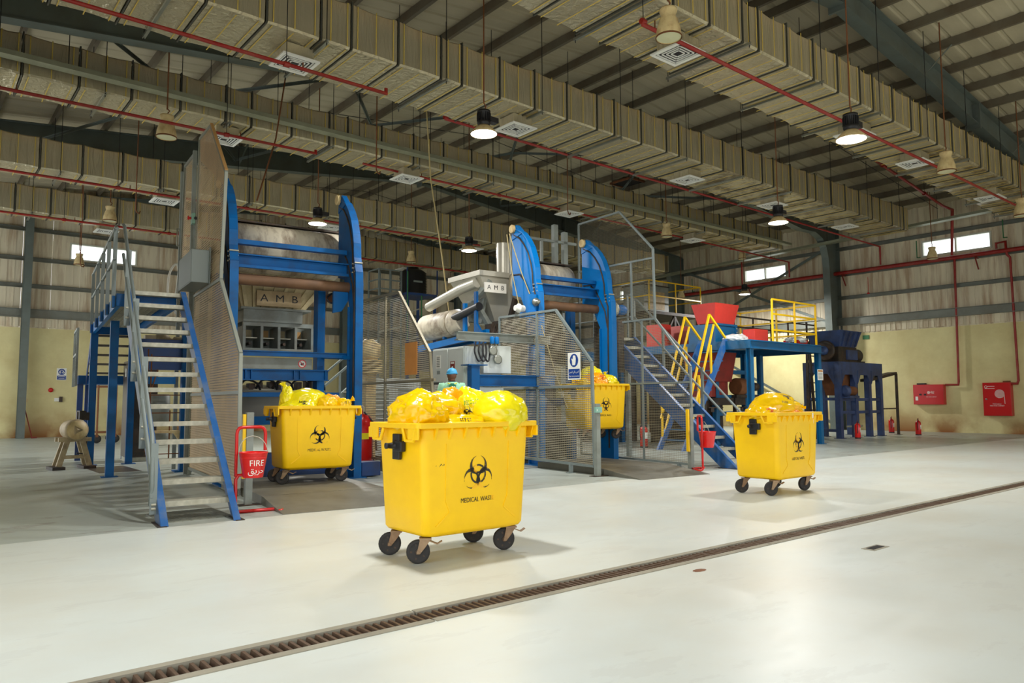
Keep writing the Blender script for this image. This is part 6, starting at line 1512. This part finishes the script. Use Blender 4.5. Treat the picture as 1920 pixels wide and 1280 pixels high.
for x in (0, .55):
    for y in (0, .8): MB().cyl((x, y, .3), (x, y, 2.0), .03, 8).build('upright', 'rust', t); MB().lathe([(.04, -.03), (.14, -.025), (.14, .025), (.04, .03)], 18, (x, y, .14), Y).build('wheel', 'rubber', t); MB().box(x-.04, x+.04, y-.05, y+.05, .2, .3).build('castor_fork', 'rust', t)
for z in (.35, 1.9): MB().bar((0, 0, z), (.55, 0, z), .05).bar((0, .8, z), (.55, .8, z), .05).bar((0, 0, z), (0, .8, z), .05).bar((.55, 0, z), (.55, .8, z), .05).build('frame', 'rust', t)
t = thing('ear_sign', 'small blue and white safety sign on the yellow back wall', 'sign', (4.9, YW-.012, 2.5)); MB().box(-.17, .17, 0, .01, -.24, .24).build('board', 'white', t)
F = facing((0, -.0015, 0), X, Z); q = MB(); q.add([(.125*cos(2*pi*i/24), .09+.125*sin(2*pi*i/24), 0) for i in range(24)], [tuple(range(24))]); q.add([(-.155, -.22, 0), (.155, -.22, 0), (.155, -.06, 0), (-.155, -.06, 0)], [(0, 1, 2, 3)]); q.xf(F).build('blue_field', 'sign_blue', t)
q = MB(); annulus(q, .055, .07, pi*.0, pi, 12, (0, .1), .001); annulus(q, .02, .04, 0, 2*pi, 12, (-.06, .07), .001); annulus(q, .02, .04, 0, 2*pi, 12, (.06, .07), .001); q.add([(-.12, -.11, .001), (.12, -.11, .001), (.12, -.095, .001), (-.12, -.095, .001)], [(0, 1, 2, 3)]); q.add([(-.10, -.17, .001), (.10, -.17, .001), (.10, -.155, .001), (-.10, -.155, .001)], [(0, 1, 2, 3)]); q.xf(F).build('pictogram', 'white', t)
t = thing('alarm_bell', 'round red fire bell on the yellow back wall', 'bell', (4.55, YW-.005, 1.86)); MB().lathe([(.09, 0), (.09, .03), (.08, .07), (.03, .09), (.001, .09)], 18, ax=-Y).build('gong', 'red_gloss', t)
t = thing('wall_socket', 'white socket box with a black plug on the back wall', 'socket', (4.8, YW-.005, 1.48)); MB().box(-.12, .04, -.06, 0, -.07, .07).build('box', 'white', t); MB().box(.05, .16, -.09, 0, -.09, .12).build('plug', 'dark_machine', t)
o = MB().box(-.07, .07, -.015, 0, -.07, .07).build('wall_plate', 'cream'); o.location = (3.72, YW-.005, 1.46); tag(o, 'small cream switch plate near the grey column on the back wall', 'switch')
o = MB().bar((0, -.2, 0), (0, 0, 0), .03).tube([(-.02, -.12, .02), (-.3, -.06, 1.2)], .02, 6).box(-.04, .14, -.16, -.08, 0, .05).build('broom', 'red_rust'); o.location = (3.95, YW-.4, 0); tag(o, 'red broom leaning by the grey column at far left', 'broom')
o = MB().box(0, .75, 0, 1.6, 0, .004).build('oil_stain_mat', 'cabinet_dark'); o.location = (3.0, 16.2, 0); tag(o, 'thin brown mat on the grey floor beside the motor stand', 'mat')
t = thing('floor_grating', 'flat steel grating on the floor under the left stair', 'grating', (2.35, 9.05, 0))
m = MB()
for i in range(16): m.box(0, .78, i*.055, i*.055+.012, 0, .012)
for i in range(9): m.box(i*.096, i*.096+.008, 0, .84, 0, .010)
tag(m.build('bars', 'zinc', t), kind='stuff')

# water tank tower with a pale ladder and cage, far behind between the lifts
t = thing('water_tank', 'ribbed black water tank on a blue tower far behind the lifts', 'tank', (17.55, 28.4, 6.1))
prof = [(.02, 0), (.55, 0)]
for i in range(8): prof += [(.62, .03+i*.12), (.585, .075+i*.12)]
prof += [(.6, 1.0), (.42, 1.14), (.25, 1.18), (.25, 1.26), (.02, 1.28)]
MB().lathe(prof, 28, cap=False).build('tank', 'tank_black', t)
MB().box(-.35, .1, -.64, -.6, .5, .58).build('label', 'grey_box', t)
t = thing('tank_tower', 'blue steel tower carrying the black water tank', 'tower', (17.55, 28.4, 0))
for x in (-.7, .7):
    for y in (-.7, .7): MB().box(x-.05, x+.05, y-.05, y+.05, 0, 6.0).build('leg', 'blue_dark', t)
MB().box(-.78, .78, -.78, .78, 6.0, 6.1).build('deck', 'blue_dark', t)
for z in (5.2, 4.0): MB().bar((-.7, -.7, z), (.7, -.7, z+.5), .05).build('brace', 'galv', t)
for y in (-.78,): 
    for x in (-.78, .78): MB().box(x-.02, x+.02, y-.02, y+.02, 6.1, 7.2).build('rail_post', 'blue_dark', t)
t = thing('tank_platform', 'pale blue railed platform left of the black water tank', 'platform', (15.6, 28.0, 0))
for x in (0, .55, 1.1):
    for y in (0, .9): MB().box(x-.03, x+.03, y-.03, y+.03, 0 if x != .55 else 5.8, 7.05).build('post', 'rail_grey', t)
MB().box(0, 1.1, 0, .9, 5.75, 5.82).build('deck', 'rail_grey', t)
for z in (6.2, 6.6, 7.05): MB().bar((0, 0, z), (1.1, 0, z), .05).build('rail', 'rail_grey', t)
for z in (6.2, 6.6, 7.05): MB().bar((0, 0, z), (0, .9, z), .05).build('rail', 'rail_grey', t)
MB().bar((0, 0, 4.3), (1.1, 0, 4.6), .08).build('brace', 'galv', t)
o = MB().tube([(16.75, 27.55, 7.0), (16.75, 27.55, 4.0)], .03, 6).tube([(17.5, 27.6, 6.0), (17.5, 27.6, 4.0)], .03, 6).build('green_pipe', 'green_pipe'); tag(o, 'green pipes running down beside the black water tank', 'pipe')
o = MB().tube([(10.3, 16.1, 9.4), (10.5, 16.15, 7.2), (10.9, 16.2, 5.2), (11.35, 16.25, 2.6)], .018, 6).build('hanging_rope', 'rope'); tag(o, 'pale rope hanging from the roof between the two lifts', 'rope')
o = MB().tube([(6.95, 17.0, 10.0), (6.6, 16.9, 7.6), (6.0, 16.4, 5.9)], .018, 6).build('hanging_chain', 'rust'); tag(o, 'rusty chain slanting down from the roof above the left lift', 'chain')
# pale motors and cabinets behind the see-through panel
t = thing('chiller_unit', 'pale grey unit with louvres behind the see-through mesh panel', 'machine', (8.25, 15.4, 0))
MB().box(0, 1.5, 0, .9, .1, 1.9).build('casing', 'panel_white', t, .01); MB().box(.05, 1.45, .05, .85, 0, .1).build('base', 'dark_machine', t)
for k in range(2):
    for i in range(8): MB().box(.12+k*.75, .62+k*.75, -.012, 0, .9+i*.1, .95+i*.1).build('louvre', 'grey_box', t)
t = thing('vacuum_pump', 'pale ribbed pump on a pedestal behind the see-through mesh panel', 'pump', (7.9, 14.6, 0))
MB().box(-.12, .12, -.12, .12, 0, 1.95).build('pedestal', 'cream', t); m = MB()
for i in range(6): m.lathe([(.3, 0), (.3, .03)], 18, (0, 0, 1.98+i*.05))
m.build('fins', 'cream', t); MB().lathe([(.18, 1.95), (.2, 2.3), (.26, 2.35), (.26, 2.6), (.1, 2.72)], 20).build('head', 'cream', t)
t = thing('rear_stair', 'grey stair with rails behind the see-through mesh panel', 'stair', (7.6, 17.6, 0))
for y in (0, .9):
    MB().bar((0, y, .2), (2.2, y, 2.0), .08, .16).build('stringer', 'grey_box', t); MB().bar((0, y, 1.2), (2.2, y, 3.0), .05).build('handrail', 'rail_grey', t)
    for x in (.1, 1.1, 2.1): MB().bar((x, y, .2+x*.82), (x, y, 1.2+x*.82), .045).build('post', 'rail_grey', t)
for i in range(8): MB().box(i*.27, i*.27+.25, .03, .87, .28+i*.22, .31+i*.22).build('tread', 'galv', t)
MB().box(-.05, .1, -.05, .95, 0, .2).build('foot', 'grey_paint', t); MB().box(2.1, 2.3, 0, .9, 0, 2.0).build('head_support', 'grey_paint', t)
# small things by the machines
t = thing('exit_sign', 'small dark green exit sign on the wall above the shredder', 'sign', (XW-.012, 15.4, 4.1)); MB().box(-.02, 0, -.14, .14, -.09, .09).build('board', 'green_pipe', t)
t = thing('warning_sheet', 'white notice sheet taped to the right post of the blue platform', 'notice', (21.80, 11.652, 1.95)); MB().box(-.12, .2, -.012, 0, 0, .33).build('sheet', 'white', t); q = MB().box(-.10, .18, -.013, -.012, .26, .31); q.build('orange_band', 'orange_board', t); q = MB()
for i in range(5): q.box(-.09, .16, -.013, -.012, .04+i*.04, .055+i*.04)
q.build('text_lines', 'grey_box', t)
o = MB().lathe([(.04, 0), (.06, .02), (.06, .05), (.02, .07)], 12).tube([(0, 0, .07), (.02, 0, .35), (0, 0, .75)], .012, 6).build('wall_bell', 'red_gloss'); o.location = (32.85, 15.15, 6.0); tag(o, 'small red sounder with a cable on the girt right of the big column', 'alarm')
